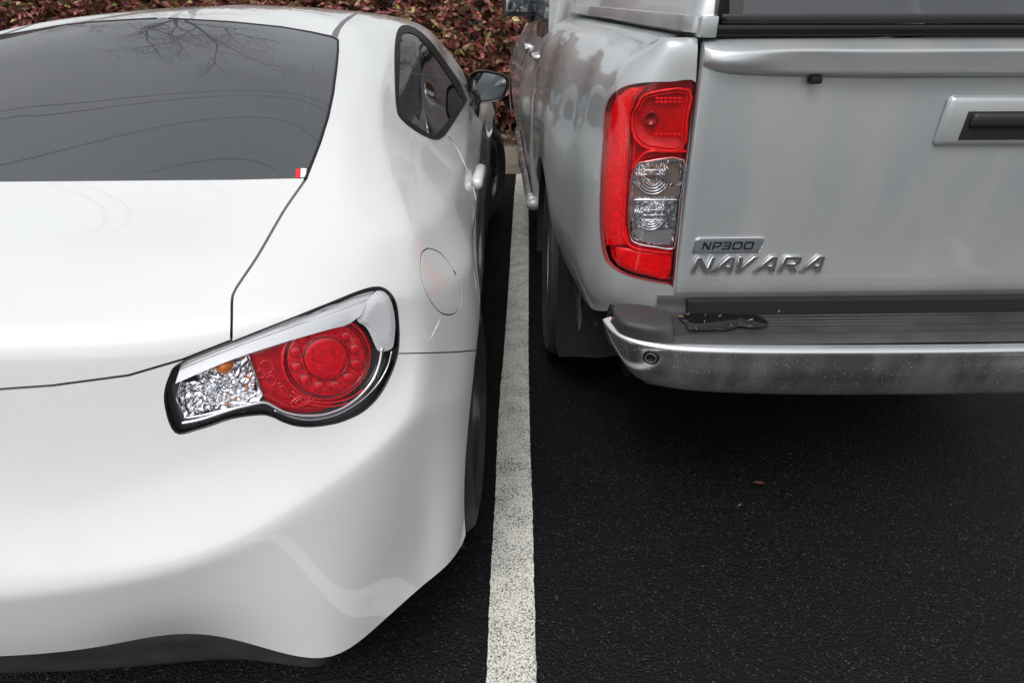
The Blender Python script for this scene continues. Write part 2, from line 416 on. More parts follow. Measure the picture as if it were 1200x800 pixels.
# ============================================================ white coupe
M['trim_black'] = mat('window_seal_rubber', (.007, .007, .008), .5, spec=.12)
XC = -.99
car = empty('coupe', (XC, 2.6, 0), 'pearl white two-door coupe with round red tail lights, parked left of the painted line', 'car')
cols = [
 [(0,.50,.42),(0,.49,.49),(0,.485,.57),(0,.55,.74),(0,.60,.94),(0,.78,.985),(0,1.0,1.03),(0,1.38,1.17),(0,1.75,1.262),(0,1.95,1.285),(0,2.15,1.295)],
 [(.3,.535,.40),(.3,.52,.47),(.31,.508,.58),(.3,.575,.73),(.3,.62,.93),(.3,.79,.98),(.3,1.01,1.03),(.28,1.38,1.165),(.26,1.76,1.25),(.14,1.96,1.28),(0,2.18,1.296)],
 [(.486,.588,.347),(.52,.572,.46),(.55,.572,.595),(.545,.64,.72),(.545,.69,.905),(.555,.83,.963),(.56,1.04,1.03),(.505,1.4,1.155),(.44,1.79,1.23),(.24,1.98,1.272),(0,2.22,1.297)],
 [(.635,.592,.282),(.658,.609,.43),(.665,.642,.63),(.67,.715,.74),(.685,.765,.90),(.68,.88,.957),(.645,1.06,1.038),(.585,1.42,1.145),(.50,1.84,1.236),(.28,2.02,1.275),(0,2.27,1.298)],
 [(.714,.66,.27),(.739,.692,.435),(.755,.728,.655),(.762,.80,.745),(.765,.845,.888),(.745,.93,.957),(.685,1.10,1.037),(.622,1.46,1.142),(.525,1.89,1.236),(.30,2.08,1.278),(0,2.33,1.298)],
 [(.792,.762,.265),(.803,.792,.435),(.812,.806,.675),(.818,.852,.76),(.812,.90,.868),(.795,.985,.948),(.718,1.15,1.033),(.648,1.50,1.136),(.55,1.95,1.235),(.305,2.1,1.278),(0,2.36,1.298)],
 [(.861,.855,.27),(.868,.885,.43),(.872,.93,.62),(.876,1.02,.73),(.87,1.06,.83),(.82,1.10,.93),(.745,1.24,1.01),(.665,1.56,1.12),(.57,2.0,1.232),(.31,2.14,1.28),(0,2.4,1.298)],
 [(.865,1.2,.22),(.88,1.2,.4),(.89,1.2,.55),(.89,1.24,.70),(.872,1.27,.83),(.825,1.32,.92),(.765,1.42,.98),(.69,1.7,1.11),(.585,2.1,1.235),(.315,2.22,1.282),(0,2.46,1.297)],
 [(.83,1.6,.22),(.85,1.6,.38),(.852,1.6,.55),(.858,1.6,.70),(.858,1.6,.81),(.82,1.62,.90),(.77,1.67,.965),(.695,1.9,1.10),(.595,2.25,1.235),(.32,2.32,1.283),(0,2.52,1.296)],
 [(.83,2.1,.22),(.85,2.1,.38),(.838,2.1,.55),(.848,2.1,.70),(.842,2.1,.80),(.81,2.1,.89),(.765,2.12,.955),(.69,2.25,1.09),(.60,2.42,1.23),(.32,2.48,1.28),(0,2.62,1.29)],
 [(.83,2.8,.22),(.85,2.8,.38),(.84,2.8,.55),(.85,2.8,.69),(.845,2.8,.79),(.80,2.8,.875),(.745,2.8,.94),(.68,2.75,1.05),(.60,2.66,1.20),(.32,2.68,1.255),(0,2.74,1.27)],
 [(.84,3.3,.22),(.86,3.3,.38),(.86,3.3,.55),(.865,3.3,.68),(.855,3.3,.79),(.80,3.25,.87),(.735,3.2,.91),(.70,3.1,.965),(.64,2.93,1.08),(.34,2.88,1.165),(0,2.90,1.19)],
 [(.86,3.87,.22),(.88,3.87,.38),(.885,3.87,.55),(.885,3.87,.70),(.86,3.87,.79),(.80,3.8,.845),(.73,3.6,.875),(.67,3.45,.915),(.60,3.28,.965),(.34,3.18,1.02),(0,3.15,1.05)],
 [(.80,4.28,.22),(.83,4.28,.38),(.83,4.28,.52),(.82,4.25,.63),(.79,4.22,.71),(.73,4.15,.765),(.65,4.0,.80),(.58,3.85,.83),(.48,3.65,.865),(.28,3.48,.92),(0,3.42,.945)],
 [(.5,4.56,.22),(.53,4.6,.36),(.53,4.6,.48),(.52,4.55,.58),(.50,4.48,.65),(.46,4.35,.70),(.42,4.2,.745),(.38,4.0,.79),(.30,3.8,.83),(.18,3.65,.87),(0,3.6,.895)],
 [(0,4.62,.22),(0,4.68,.36),(0,4.68,.48),(0,4.62,.58),(0,4.55,.64),(0,4.45,.68),(0,4.3,.73),(0,4.12,.775),(0,3.95,.82),(0,3.82,.85),(0,3.72,.875)],
]
G = np.array(cols, float)
def taper(y): 
    t = min(1, max(0, (y-1.5)/2.2)); return 1-.095*t*t*(3-2*t)
for i_ in range(G.shape[0]):
    for j_ in range(7): G[i_, j_, 0] *= 1-(1-taper(G[i_, j_, 1]))*(1 if j_ < 6 else .35)
G[:, :, 0] += XC
G_pane = refine(refine(G, 1, .022, breaks=(2, 4, 6)), 0, .02)
G = refine(G, 1, .015, breaks=(2, 4, 5)); G = refine(G, 0, .02, breaks=(5,))
G[:, :, :] = smooth_grid(G, 3)
cb = grid_bm(G)
if sum((f.normal.x) for f in cb.faces) < 0: bmesh.ops.reverse_faces(cb, faces=cb.faces[:]); cb.normal_update()
SC = Surf(cb)
rear = lambda f: f.calc_center_median().y < 2.2
front_side = lambda f: f.calc_center_median().x > XC+.5
pieces = {}
# --- windows
GLASS = [(358,209),(366,190),(375,167),(384,138),(390,110),(394,80),(396,60),(396,47),(388,43),(365,38),(330,32),(270,26),(182,20),(0,14),(-120,12),(-200,214),(0,213),(270,211)]
take(cb, cut(cb, GLASS, cond=lambda f: f.calc_center_median().y < 2.0)).free()
gp = grid_bm(G_pane)
if sum((f.normal.x) for f in gp.faces) < 0: bmesh.ops.reverse_faces(gp, faces=gp.faces[:]); gp.normal_update()
pieces['rear_glass'] = take(gp, cut(gp, GLASS, cond=lambda f: f.calc_center_median().y < 2.0)); gp.free()
SIDE_OUT = cr_curve([(475,30),(466,36),(462.5,55),(462.5,91),(464.5,127),(471,141),(490,155.5),(508,163.5),(518,161.5),(526,152),(546,120),(545,113),(538,96),(524,76),(506,51),(490,36)], 4, True)
SIDE_IN = cr_curve([(476,39),(470,47),(468,82),(467.5,127),(474,138),(490,150),(505,158),(514,154.5),(541,121),(538,112),(524,88),(507,64),(490,44)], 4, True)
sw = take(cb, cut(cb, SIDE_OUT))
inner = take(sw, cut(sw, SIDE_IN)); pieces['side_window'] = inner; pieces['window_trim'] = sw
WS = [(XC-.01,2.83),(XC+.30,2.80),(XC+.56,2.74),(XC+.66,3.08),(XC+.66,3.3),(XC+.3,3.20),(XC-.01,3.17)]
pieces['windscreen'] = take(cb, cut(cb, WS, 'z', cond=lambda f: f.normal.z > .1 and f.calc_center_median().z > .9))
# --- roof ditch trim
DITCH = [(433,11.2),(419,16.5),(406,26),(399,35),(394.5,48),(387,44.5),(391,36),(399,26),(408,19.5),(424,12)]
pieces['roof_trim'] = take(cb, cut(cb, DITCH))
# --- trunk lid and its gap
SEAM = cr_curve([(360,207),(352,219),(332,248),(303,298),(285,325),(276,339),(272,350),(271.5,372),(271,399)], 6)
LIDLINE = SEAM+[(240,411),(215,421),(150,440),(60,452),(-200,470),(-700,490)]
gapP = ribbon(LIDLINE, 3.2)
gap = take(cb, cut(cb, gapP)); 
LID = LIDLINE+[(-700,200),(0,212.5),(270,211)]
pieces['trunk_lid'] = take(cb, cut(cb, LID, cond=lambda f: f.calc_center_median().y < 1.3))
# --- tail light opening
LAMP = cr_curve([(212,424),(270,400),(330,376.5),(384,355),(420,340.5),(440,335.5),(452,338),(461,347),(466,360),(468,378),(468.5,398),(466,418),(458,441),(445,464),(426,482.5),(402,494),(380,499),(361,500.5),(345,499),(331,494.5),(318,488.5),(304,486.5),(272,491),(235,503),(205,507),(192,470),(198,440)], 5, True)
lampbase = take(cb, cut(cb, LAMP, cond=rear))
# --- fuel flap
FL = cr_curve([(492.5,302),(495,294.5),(501,290.5),(508,291.5),(517,296.5),(527,308),(536,324),(541,343),(540.5,356),(535,366),(526,369.5),(515,366),(504,353),(496,335),(492.5,317)], 4, True)
flr = take(cb, cut(cb, FL)); flap = take(flr, cut(flr, shrink(FL, 1.5))); flr.free()
pieces['fuel_flap'] = flap
# --- bumper / quarter seam, door seam
for line, wd in (([(467,414.2),(500,413.5),(530,412.5),(566,410)], 1.5), (cr_curve([(525,160),(531,167),(538,178),(546,196),(553,214),(558,235)], 4), 1.3)):
    take(cb, cut(cb, ribbon(dense(line, 8, False), wd))).free()
# --- wheel openings
for yc, ar in ((1.27, .385), (3.87, .365)):
    circ = [(yc+ar*math.cos(a), .325+ar*math.sin(a)) for a in np.linspace(0, 2*math.pi, 49)[:-1]]
    take(cb, cut(cb, circ, 'x', cond=front_side)).free()
def both(bm, T=None): return join_bm(bm, mirror_bm(bm, XC, T))
rim_in(cb, .006)
lft = mirror_bm(join_bm(cb.copy(), offset_bm(rim_in(pieces['fuel_flap'].copy(), .006), 0)), XC)
body = link('body', bm_mesh(join_bm(cb, lft)), M['white'], car)
# shade-dark backing only where the seams are, so that the panes stay see-through
def backing(polys, d, name, parent, conds=None):
    b = base_copy.copy(); fs = set()
    bb = []
    for p in polys:
        xs = [q[0] for q in p]; ys = [q[1] for q in p]; bb.append((min(xs)-6, max(xs)+6, min(ys)-6, max(ys)+6))
    keep = []
    for f in b.faces:
        c = f.calc_center_median()
        if f.normal.dot(CAMP-c) < 0: continue
        u, v = proj(c)
        for (x0, x1, y0, y1) in bb:
            if x0 < u < x1 and y0 < v < y1: keep.append(f); break
    k = set(keep); bmesh.ops.delete(b, geom=[f for f in b.faces if f not in k], context='FACES')
    offset_bm(b, -d); return link(name, bm_mesh(both(b)), M['gap'], parent)
base_copy = grid_bm(G)
if sum((f.normal.x) for f in base_copy.faces) < 0: bmesh.ops.reverse_faces(base_copy, faces=base_copy.faces[:]); base_copy.normal_update()
segs = [gapP[i:i+2]+gapP[-i-2:-i if i else None] for i in range(0, len(LIDLINE)-1)]
backing(segs+[FL, [(467,412),(562,415)], [(524,158),(560,237)]], .009, 'dark_seam_backing', body)
lid = link('trunk_lid', bm_mesh(both(rim_in(pieces['trunk_lid'], .008))), M['white'], car)
rw = link('rear_window', bm_mesh(both(pieces['rear_glass'])), M['tint'], car)
link('windscreen', bm_mesh(both(pieces['windscreen'])), M['tint'], car)
rt = rim_in(pieces['roof_trim'], .004); gtr = mat('grey_trim_rubber', (.13,.13,.14), .5); rt2 = mirror_bm(rt, XC); link('roof_trim', bm_mesh(rt), gtr, body); link('roof_trim', bm_mesh(rt2), gtr, body)
# dark ceramic border + heater lines on the rear window, sticker, washer-dry scuffs
for nm, m_, bm_ in (('side_window', M['sidegl'], pieces['side_window']), ('window_trim', M['trim_black'], pieces['window_trim']), ('fuel_flap', M['white'], None)):
    if nm == 'fuel_flap':
        f_ = link('fuel_flap', bm_mesh(rim_in(pieces['fuel_flap'], .006)), M['white'], car); continue
    if nm == 'window_trim': offset_bm(bm_, .002); rim_in(bm_, .006)
    mb2 = mirror_bm(bm_, XC)
    link(nm, bm_mesh(bm_), m_, car); link(nm, bm_mesh(mb2), m_, car)
def cpart(name, vsfs, m, parent, mirror=True, both_=False):
    """car piece from patches; returns right-hand object, adds mirrored twin mesh to the same-named list"""
    vs, fs = vsfs; o = link(name, mesh(vs, fs), m, parent); return o
tube_pts = lambda S, px, h: [S.at(*q)[0]+S.at(*q)[1]*h for q in px]

def surf_tube(S, px, rad, h=0, n=8, mbx=None, closed=False):
    mb = mbx or MB(); pts = tube_pts(S, px, h)
    if closed: pts.append(pts[0])
    mb.tube(pts, rad, n=n, caps=not closed); return mb
# black seal around the rear glass
seal = surf_tube(SC, dense([(358,210),(366,190),(375,167),(384,138),(390,110),(394,80),(396,60),(396,47),(388,43),(365,38),(330,32),(270,26),(182,21)], 8, False), .0035, -.001)
me = bm_mesh(both((lambda b: (b.from_mesh(mesh(seal.v, seal.f)), b)[1])(bmesh.new())))
link('seal', me, M['rubber'], rw)
# heater frame line inside the glass
hl = MB()
for px in (cr_curve([(366,78),(362,110),(354,148),(346,170),(338,180),(325,187),(300,192),(270,194.5)], 5),):
    hl.tube(tube_pts(SC, dense(px, 6, False), .0006), .0007, n=5)
link('defroster_line', mesh(hl.v, hl.f), M['interior2'], rw)
for v_ in ():
    ur = np.interp(v_, [60,110,140,170,195], [358,354,348,338,322]); hl = MB(); hl.tube(tube_pts(SC, [(u_, v_+1.5-(u_-150)*.012) for u_ in np.linspace(60, ur, 30)], .0003), .0004, n=4)
    link('defroster_line', mesh(hl.v, hl.f), M['interior'], rw)
# sticker
for nm, poly, m_ in (('sticker', [(347,199),(353,198),(352.5,208.5),(346.5,209)], 'stk_red'), ('sticker', [(353,198),(359.5,198.3),(358.5,208),(352.5,208.5)], 'stk_white')):
    vs = [SC.at(*q)[0]+SC.at(*q)[1]*.0015 for q in poly]; vs2 = [SC.at(*q)[0]+SC.at(*q)[1]*.0005 for q in poly]
    link(nm, mesh(vs+vs2, [(0,1,2,3),(0,4,5,1),(1,5,6,2),(2,6,7,3),(3,7,4,0)]), M[m_], rw, smooth=False)

# --- tail light -------------------------------------------------------
def twin(build):
    """build(parent, put) for the right lamp and again mirrored for the left"""
    for side in (1, -1):
        o = None
        def put(name, vs, fs, m, parent=None):
            if side < 0: vs = [Vector((2*XC-v.x, v.y, v.z)) for v in vs]; fs = [tuple(f)[::-1] for f in fs]
            return link(name, mesh(vs, fs), m, parent)
        build(put)
def bmdata(bm): bm.verts.index_update(); return [v.co.copy() for v in bm.verts], [tuple(v.index for v in f.verts) for f in bm.faces]
lb = offset_bm(lampbase.copy(), -.022); LBv, LBf = bmdata(lb)
cover = lampbase.copy(); COv, COf = bmdata(cover)
UP = cr_curve([(205,440),(270,412.5),(330,388.5),(384,367.5),(412,357),(441,340.5)], 6)     # upper chrome ridge line
TOPL = cr_curve([(212,424),(270,401),(330,378),(384,357),(420,342.5),(441,337.5)], 6)
LOWL = cr_curve([(205,450),(270,422.5),(330,402.5),(384,387),(408,380.5),(424,369)], 6)
RED = cr_curve([(290,413),(330,398),(370,384),(408,377),(420,380),(431,390),(438,402),(440,414),(438,428),(431,444),(421,457),(406,469),(392,478),(375,484),(354,485),(332,481),(318,474),(309,467),(302,450),(296,434)], 6, True)
CIRC = [(384+52*math.cos(a)*1.0+ -2*math.sin(a), 421+43*math.sin(a)) for a in np.linspace(0, 2*math.pi, 65)[:-1]]
CLEAR = [(213,443),(240,431),(268,421),(291,418),(299,438),(308,465),(303,472),(292,474),(270,480),(235,489),(215,492),(205,470)]
RIB = cr_curve([(424,366),(433,351),(442,340),(450,339.5),(458,347),(463,360),(465.5,378),(464.5,396),(461,409),(447,412.5),(441,404),(436,392),(430,383),(421,377)], 4, True)
OUT_T = shrink(LAMP, 2.2)
def lamp(put):
    tl = put('tail_light', LBv, LBf, M['lamp_dark'], car)
    # rubber-black moulding following the opening, chrome line inside it
    rp = [SC.at(*q)[0]+SC.at(*q)[1]*-.001 for q in shrink(LAMP, 1.)]; mb = MB(); mb.tube(rp+[rp[0]], .0015, n=8, caps=False); put('moulding', mb.v, mb.f, M['gloss_black'], tl)
    rp = [SC.at(*q)[0]+SC.at(*q)[1]*-.004 for q in cr_curve([(449,408),(446,426),(438,446),(424,463),(408,475.5),(393,482.5),(376,487),(353,487.5),(333,483.5),(320,477),(309,472.5),(290,476),(270,481),(235,492.5),(212,497)], 5)]; mb = MB(); mb.tube(rp, .0032, n=8)
    rp2 = [SC.at(*q)[0]+SC.at(*q)[1]*-.006 for q in cr_curve([(461,412),(457,428),(449,444),(437,459),(422,472),(404,483),(385,490),(362,493),(340,489),(322,482)], 5)]; mb.tube(rp2, .0016, n=6); put('chrome_rim_and_streak', mb.v, mb.f, M['lamp_chrome'], tl)  # second, thinner tube stands in for a reflected streak in the dark crescent
    n = len(TOPL)
    v, f = SC.strip(shrink_line(TOPL, 1.0), LOWL, lambda t, s: -.009+.007*t-.0010*math.sin(min(t,.4)*32), 20); put('chrome_bar', v, f, M['lamp_bar'], tl)
    # ribbed side reflector
    v, f = SC.fill(RIB, lambda t, k: -.006+.003*min(1, t*3), 14, (446,378))
    put('side_reflector', v, f, M['ribbed'], tl)
    # red unit: outer field, then the round lamp standing in it
    v, f = SC.fill(RED, lambda t, k: -.013+.004*min(1, t*8), 10, (384,424)); red = put('red_lens', v, f, M['red'], tl)
    rd = MB()
    prof = [(1.0, -.012), (.985, -.007), (.95, -.006), (.93, -.0065), (.915, -.0085), (.88, -.009), (.84, -.0078), (.80, -.0072), (.70, -.0074), (.60, -.0076), (.50, -.0078), (.47, -.0068), (.44, -.0062), (.35, -.006), (.2, -.0055), (.1, -.0053)]
    keep = lambda q: (q[0], max(q[1], 0))
    def cl(u, v):   # the hood of the chrome bar cuts the circle's top
        top = np.interp(u, [330,370,410,425,445], [399,386,377,381,393]); return (u, max(v, top))
    vs = []; fs = []; N = 64
    for r, h in prof:
        for k in range(N):
            a = 2*math.pi*k/N; q = cl(384+54*r*math.cos(a)-3*r*math.sin(a), 421+50*r*math.sin(a)); p, no = SC.at(*q); vs.append(p+no*h)
    for i in range(len(prof)-1):
        for k in range(N): fs.append((i*N+k, i*N+(k+1) % N, (i+1)*N+(k+1) % N, (i+1)*N+k))
    put('round_lens', vs, fs, M['red_bright'], tl)
    # dark ring round the circle
    mb = MB(); pts = []
    for k in range(65):
        a = 2*math.pi*k/64; q = cl(384+50.5*math.cos(a)-3*math.sin(a), 421+46.5*math.sin(a)); p, no = SC.at(*q); pts.append(p-no*.0078)
    mb.tube(pts, .0020, n=6, caps=False); put('dark_ring', mb.v, mb.f, M['red_dark'], tl)
    mb = MB(); dk = MB()
    for r_ in (.50, .885):
        p = [SC.at(*cl(384+54*r_*math.cos(a), 421+50*r_*math.sin(a))) for a in np.linspace(0, 6.283, 49)]; dk.tube([q+n_*-.0068 for q, n_ in p], .0012, n=5, caps=False)
    v, f = SC.fill([(384+23*math.cos(a), 421+21*math.sin(a)) for a in np.linspace(0, 6.283, 33)[:-1]], lambda t, k: -.0055+.0012*math.sqrt(t), 16, (384,421)); mb.add(v, f)
    for i in range(12):
        a = 2*math.pi*(i+.4)/12; c0 = (384+37*math.cos(a), 421+34*math.sin(a))
        if c0[1] < np.interp(c0[0], [330,370,410,445], [401,388,379,390])+5: continue
        v, f = SC.fill([(c0[0]+6.3*math.cos(b), c0[1]+5.6*math.sin(b)) for b in np.linspace(0, 6.283, 17)[:-1]], lambda t, k: -.0075+.0016*math.sqrt(t), 5, c0); mb.add(v, f)
        p = [SC.at(c0[0]+7.2*math.cos(b), c0[1]+6.4*math.sin(b)) for b in np.linspace(0, 6.283, 17)]; dk.tube([q+n_*-.0070 for q, n_ in p], .00075, n=5, caps=False)
    put('lens_optics', mb.v, mb.f, M['red_bright'], tl)
    put('lens_ring', dk.v, dk.f, M['red_dark'], tl)
    mb = MB()      # lower reflector pockets and inner lamp arc
    for c0, a_, b_, an in (((334,459),6,9,.5),((356,471),14,6.5,-.25)):
        for sc_, hh in ((1, -.008), (.62, -.007)):
            p = [SC.at(c0[0]+sc_*(a_*math.cos(t)*math.cos(an)-b_*math.sin(t)*math.sin(-an)), c0[1]+sc_*(a_*math.cos(t)*math.sin(-an)*-1+b_*math.sin(t)*math.cos(an))) for t in np.linspace(0, 6.283, 25)]
            mb.tube([q+n_*hh for q, n_ in p], .0011, n=6, caps=False)
    for rr in (61, 66):
        p = [SC.at(384+rr*math.cos(t), 421+rr*.86*math.sin(t)) for t in np.linspace(.75, 2.3, 20)]; mb.tube([q+n_*-.009 for q, n_ in p], .0012, n=6)
    for (cx, cy, r_) in ((313,432,8),(318,448,6),(306,440,5)):
        p = [SC.at(cx+r_*math.cos(t), cy+r_*math.sin(t)) for t in np.linspace(0, 6.283, 17)]; mb.tube([q+n_*-.009 for q, n_ in p], .0009, n=5, caps=False)
    put('reflector_relief', mb.v, mb.f, M['red_bright'], tl)
    # clear indicator / reversing section with faceted reflector
    bm = bmesh.new(); vs, fs = SC.fill(dense(CLEAR, 4), lambda t, k: -.014, 14)
    rr_ = random.Random(4)
    vs = [p+SC.at(*proj(p))[1]*rr_.uniform(-.0022, .0022) for p in vs]
    o = put('indicator', vs, fs, M['lamp_chrome'], tl)
    for p_ in o.data.polygons: p_.use_smooth = False
    mb = MB(); p, no = SC.at(262,432); T_ = no.to_track_quat('Z', 'Y').to_matrix().to_4x4()
    mb.lathe([(-.012,.012),(-.004,.012),(.0,.009),(.003,.004),(.004,.0005)], p-no*.008, 'Z', 20, T=T_); put('bulb', mb.v, mb.f, M['amber'], o)
    mb = MB()
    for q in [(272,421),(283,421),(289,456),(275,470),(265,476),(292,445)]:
        p, no = SC.at(*q); mb = MB(); mb.box(p-no*.009, (.004,.003,.003), mi=0); put('amber_glint', mb.v, mb.f, M['amber'], o)  # small amber blocks stand in for glints of the bulb
    rp = [SC.at(*q) for q in dense(CLEAR, 5)]; mb = MB(); mb.tube([q+n_*-.008 for q, n_ in rp+[rp[0]]], .0016, n=6, caps=False); put('rim', mb.v, mb.f, M['lamp_chrome'], o)
    put('cover', COv, COf, M['clear'], tl)
def shrink_line(L, d): return [(p[0]+.3*d, p[1]+d) for p in L]
twin(lamp)

# --- lower rear diffuser (black), follows the lower edge of the bumper
dv = []; cols_d = [(0,.53,.422),(.3,.56,.403),(.45,.60,.362),(.55,.607,.327),(.615,.613,.298),(.65,.625,.284)]
rows_d = [(0,.004,.014),(0,.0,-.012),(0,-.004,-.03),(.0,.008,-.075),(0,.02,-.135),(0,.12,-.16)]
Gd = np.array([[(XC+x-(.03*r/5 if i == 5 else 0), y+dy, z+dz*(1, 1, 1, .95, .75, .40)[i]) for r, (_, dy, dz) in enumerate(rows_d)] for i, (x, y, z) in enumerate(cols_d)])
Gd = refine(refine(Gd, 0, .02), 1, .02)
link('diffuser', bm_mesh(both(grid_bm(Gd))), M['plastic'], car)
# --- door handle, mirror
def carbm(mb): b = bmesh.new(); m_ = mesh(mb.v, mb.f); b.from_mesh(m_); return b
for side in (1, -1):
    def tx(v): return v if side > 0 else Vector((2*XC-v.x, v.y, v.z))
    def put(name, mb, m_, parent, sm=True, au=None):
        fs = mb.f if side > 0 else [f[::-1] for f in mb.f]
        o = link(name, mesh([tx(v) for v in mb.v], fs), m_, parent, sm)
        if au: sharp(o, au)
        return o
    h = MB(); hc = Vector((XC+.846, 1.80, .835))
    h.box(hc+Vector((.006,0,.002)), (.034,.20,.034), bev=.014)
    put('door_handle', h, M['white'], car)
    # mirror: body shell, glass, arm
    mc = Vector((-.165, 3.02, .955)) if side > 0 else Vector((-.165, 3.02, .955))
    out = cr_curve([(548,102),(550,90),(555,84),(565,82),(580,84.5),(592,88),(596.5,94),(595.5,104),(590,115),(580,119.5),(565,121.5),(555,119),(549,112)], 4, True)
    cx, cy = 573, 102; mb = MB(); vs = []; fs = []; N = len(out)
    for sc_, dy in ((.90,-.001),(.93,-.010),(.98,-.012),(1.0,0),(1.0,.03),(.93,.07),(.75,.105),(.4,.125),(.05,.13)):
        for q in out: 
            p = W(cx+(q[0]-cx)*sc_, cy+(q[1]-cy)*sc_, Y=3.02); vs.append(p+Vector((0, dy, 0)))
    for i in range(8):
        for k in range(N): fs.append((i*N+k, i*N+(k+1) % N, (i+1)*N+(k+1) % N, (i+1)*N+k))
    mb.add(vs, fs); mirror = put('wing_mirror', mb, M['gloss_black'], car)
    g = MB(); vs = [W(cx+1+(q[0]-cx)*.80, cy+(q[1]-cy)*.82, Y=3.0255) for q in out]; g.add(vs, [tuple(range(N))]); put('mirror_glass', g, M['mirrorgl'], mirror, sm=False)
    g = MB(); vs = [W(cx+(q[0]-cx)*.93, cy+(q[1]-cy)*.93, Y=3.028) for q in out]; g.add(vs, [tuple(range(N))]); put('glass_surround', g, M['gloss_black'], mirror, sm=False)
    a = MB(); a.tube([W(553,104,Y=3.08), W(553,117,Y=3.02), W(554,127,Y=2.97), W(556,137,Y=2.93)], [.040,.044,.036,.022], n=14); put('mirror_arm', a, M['gloss_black'], mirror)

# --- interior: floor tub, seats, door cards so that the windows show depth
it = MB(); it.box((XC, 2.1, .50), (1.5, 2.2, .04)); it.box((XC+.72, 2.3, .68), (.05, 1.6, .46)); it.box((XC-.72, 2.3, .68), (.05, 1.6, .46)); it.box((XC, 1.15, .86), (1.2, .6, .10), bev=.02); it.box((XC, 3.15, .80), (1.35, .25, .2), bev=.05)
it.build('cabin_lining', M['interior'], car, smooth=False)
for sx in (-1, 1):
    st = MB(); c = Vector((XC+sx*.36, 2.35, .55))
    st.box(c+Vector((0, 0, 0)), (.48, .5, .16), bev=.05); st.box(c+Vector((0, -.30, .28)), (.46, .13, .56), rot=Matrix.Rotation(R(18), 4, 'X'), bev=.05); st.box(c+Vector((0, -.41, .60)), (.25, .09, .17), rot=Matrix.Rotation(R(12), 4, 'X'), bev=.035)
    st.build('seat', M['interior'], car)
dm = MB(); dm.tube([(XC+.37, 3.0+.02*math.sin(t), .80) for t in (0,)]*2, .01) if False else None
sw_ = MB(); cw = Vector((XC+.36, 2.86, .80))
pts = [cw+Vector((.18*math.cos(t), -.08*math.sin(t), .17*math.sin(t))) for t in np.linspace(0, 6.283, 33)]; sw_.tube(pts, .014, caps=False); sw_.build('steering_wheel', M['satin_black'], car)

# --- wheels
def wheel(parent, c, rad, wd, sx, rimm, nspoke, rimr, name='wheel', steer=0, twin_spoke=True):
    """sx=+1: outer face towards +x"""
    root = empty(name, (0, 0, 0), 'x', 'x'); del root['label'], root['category']; root.parent = parent; root.location = Vector(c)-worldloc(parent); root.rotation_euler = (0, 0, R(steer))
    Rm = Matrix.Rotation(R(steer), 4, 'Z')
    T = lambda v: Vector(v)
    t = MB(); h = wd/2
    prof = [(-h*.8, rimr), (-h*.97, rimr+.03), (-h, rad-.06), (-h*.93, rad-.018), (-h*.78, rad-.004), (-h*.5, rad)]
    for gx in (-.45, -.12, .22):    # tread grooves
        prof += [(h*gx, rad), (h*gx+.001, rad-.008), (h*gx+.009, rad-.008), (h*gx+.010, rad)]
    prof += [(h*.5, rad), (h*.78, rad-.004), (h*.93, rad-.018), (h, rad-.06), (h*.97, rimr+.03), (h*.8, rimr)]
    t.lathe([(sx*a, r) for a, r in prof], c, 'X', 96)
    o = t.build('tyre', M['tyre'], root); sharp(o, 40)
    m = MB()
    m.lathe([(sx*h*.82, rimr+.004), (sx*(h*.84), rimr-.004), (sx*h*.74, rimr-.014), (sx*h*.5, rimr-.022), (sx*-h*.2, rimr-.035), (sx*-h*.8, rimr-.01)], c, 'X', 72)
    m.lathe([(sx*h*.38, .0005), (sx*h*.40, .03), (sx*h*.36, .055), (sx*h*.15, .065)], c, 'X', 32)
    for k in range(nspoke):
        for d in ((-.12, .12) if twin_spoke else (0,)):
            an = 2*math.pi*k/nspoke+d*.6; an2 = 2*math.pi*k/nspoke+d*1.6
            a0 = Vector((sx*h*.34, .045*math.cos(an), .045*math.sin(an))); mid = Vector((sx*h*.50, (rimr*.6)*math.cos((an+an2)/2), (rimr*.6)*math.sin((an+an2)/2))); a1 = Vector((sx*h*.66, (rimr-.012)*math.cos(an2), (rimr-.012)*math.sin(an2)))
            wds = .014 if twin_spoke else .028
            pts = [a0, mid, a1]; vs = []
            for q in pts:
                rr = Vector((0, q.y, q.z)).normalized(); tt = Vector((1, 0, 0)).cross(rr)
                vs += [q+tt*wds+Vector((-sx*.02,0,0)), q+tt*wds*.75, q-tt*wds*.75, q-tt*wds+Vector((-sx*.02,0,0))]
            vs = [v+Vector(c) for v in vs]; fs = []
            for i in range(2):
                for j in range(3): fs.append((i*4+j, i*4+j+1, (i+1)*4+j+1, (i+1)*4+j))
            m.add(vs, fs)
    o = m.build('rim', rimm, root); sharp(o, 30)
    b = MB(); b.lathe([(sx*-h*.1, .02), (sx*-h*.1, rimr*.72), (sx*-h*.16, rimr*.72)], c, 'X', 48); b.lathe([(sx*-h*.3, .01), (sx*-h*.3, rimr*.95)], c, 'X', 48); b.build('brake_disc', M['gap'], root)
    return root
for yc in (1.27, 3.87):
    tr_ = .770 if yc < 2 else .682; st_r = 0 if yc < 2 else -17
    wheel(car, (XC+tr_, yc, .318), .318, .215, 1, M['rim_black'], 5, .225, steer=st_r)
    wheel(car, (XC-tr_, yc, .318), .318, .215, -1, M['rim_black'], 5, .225, steer=st_r)
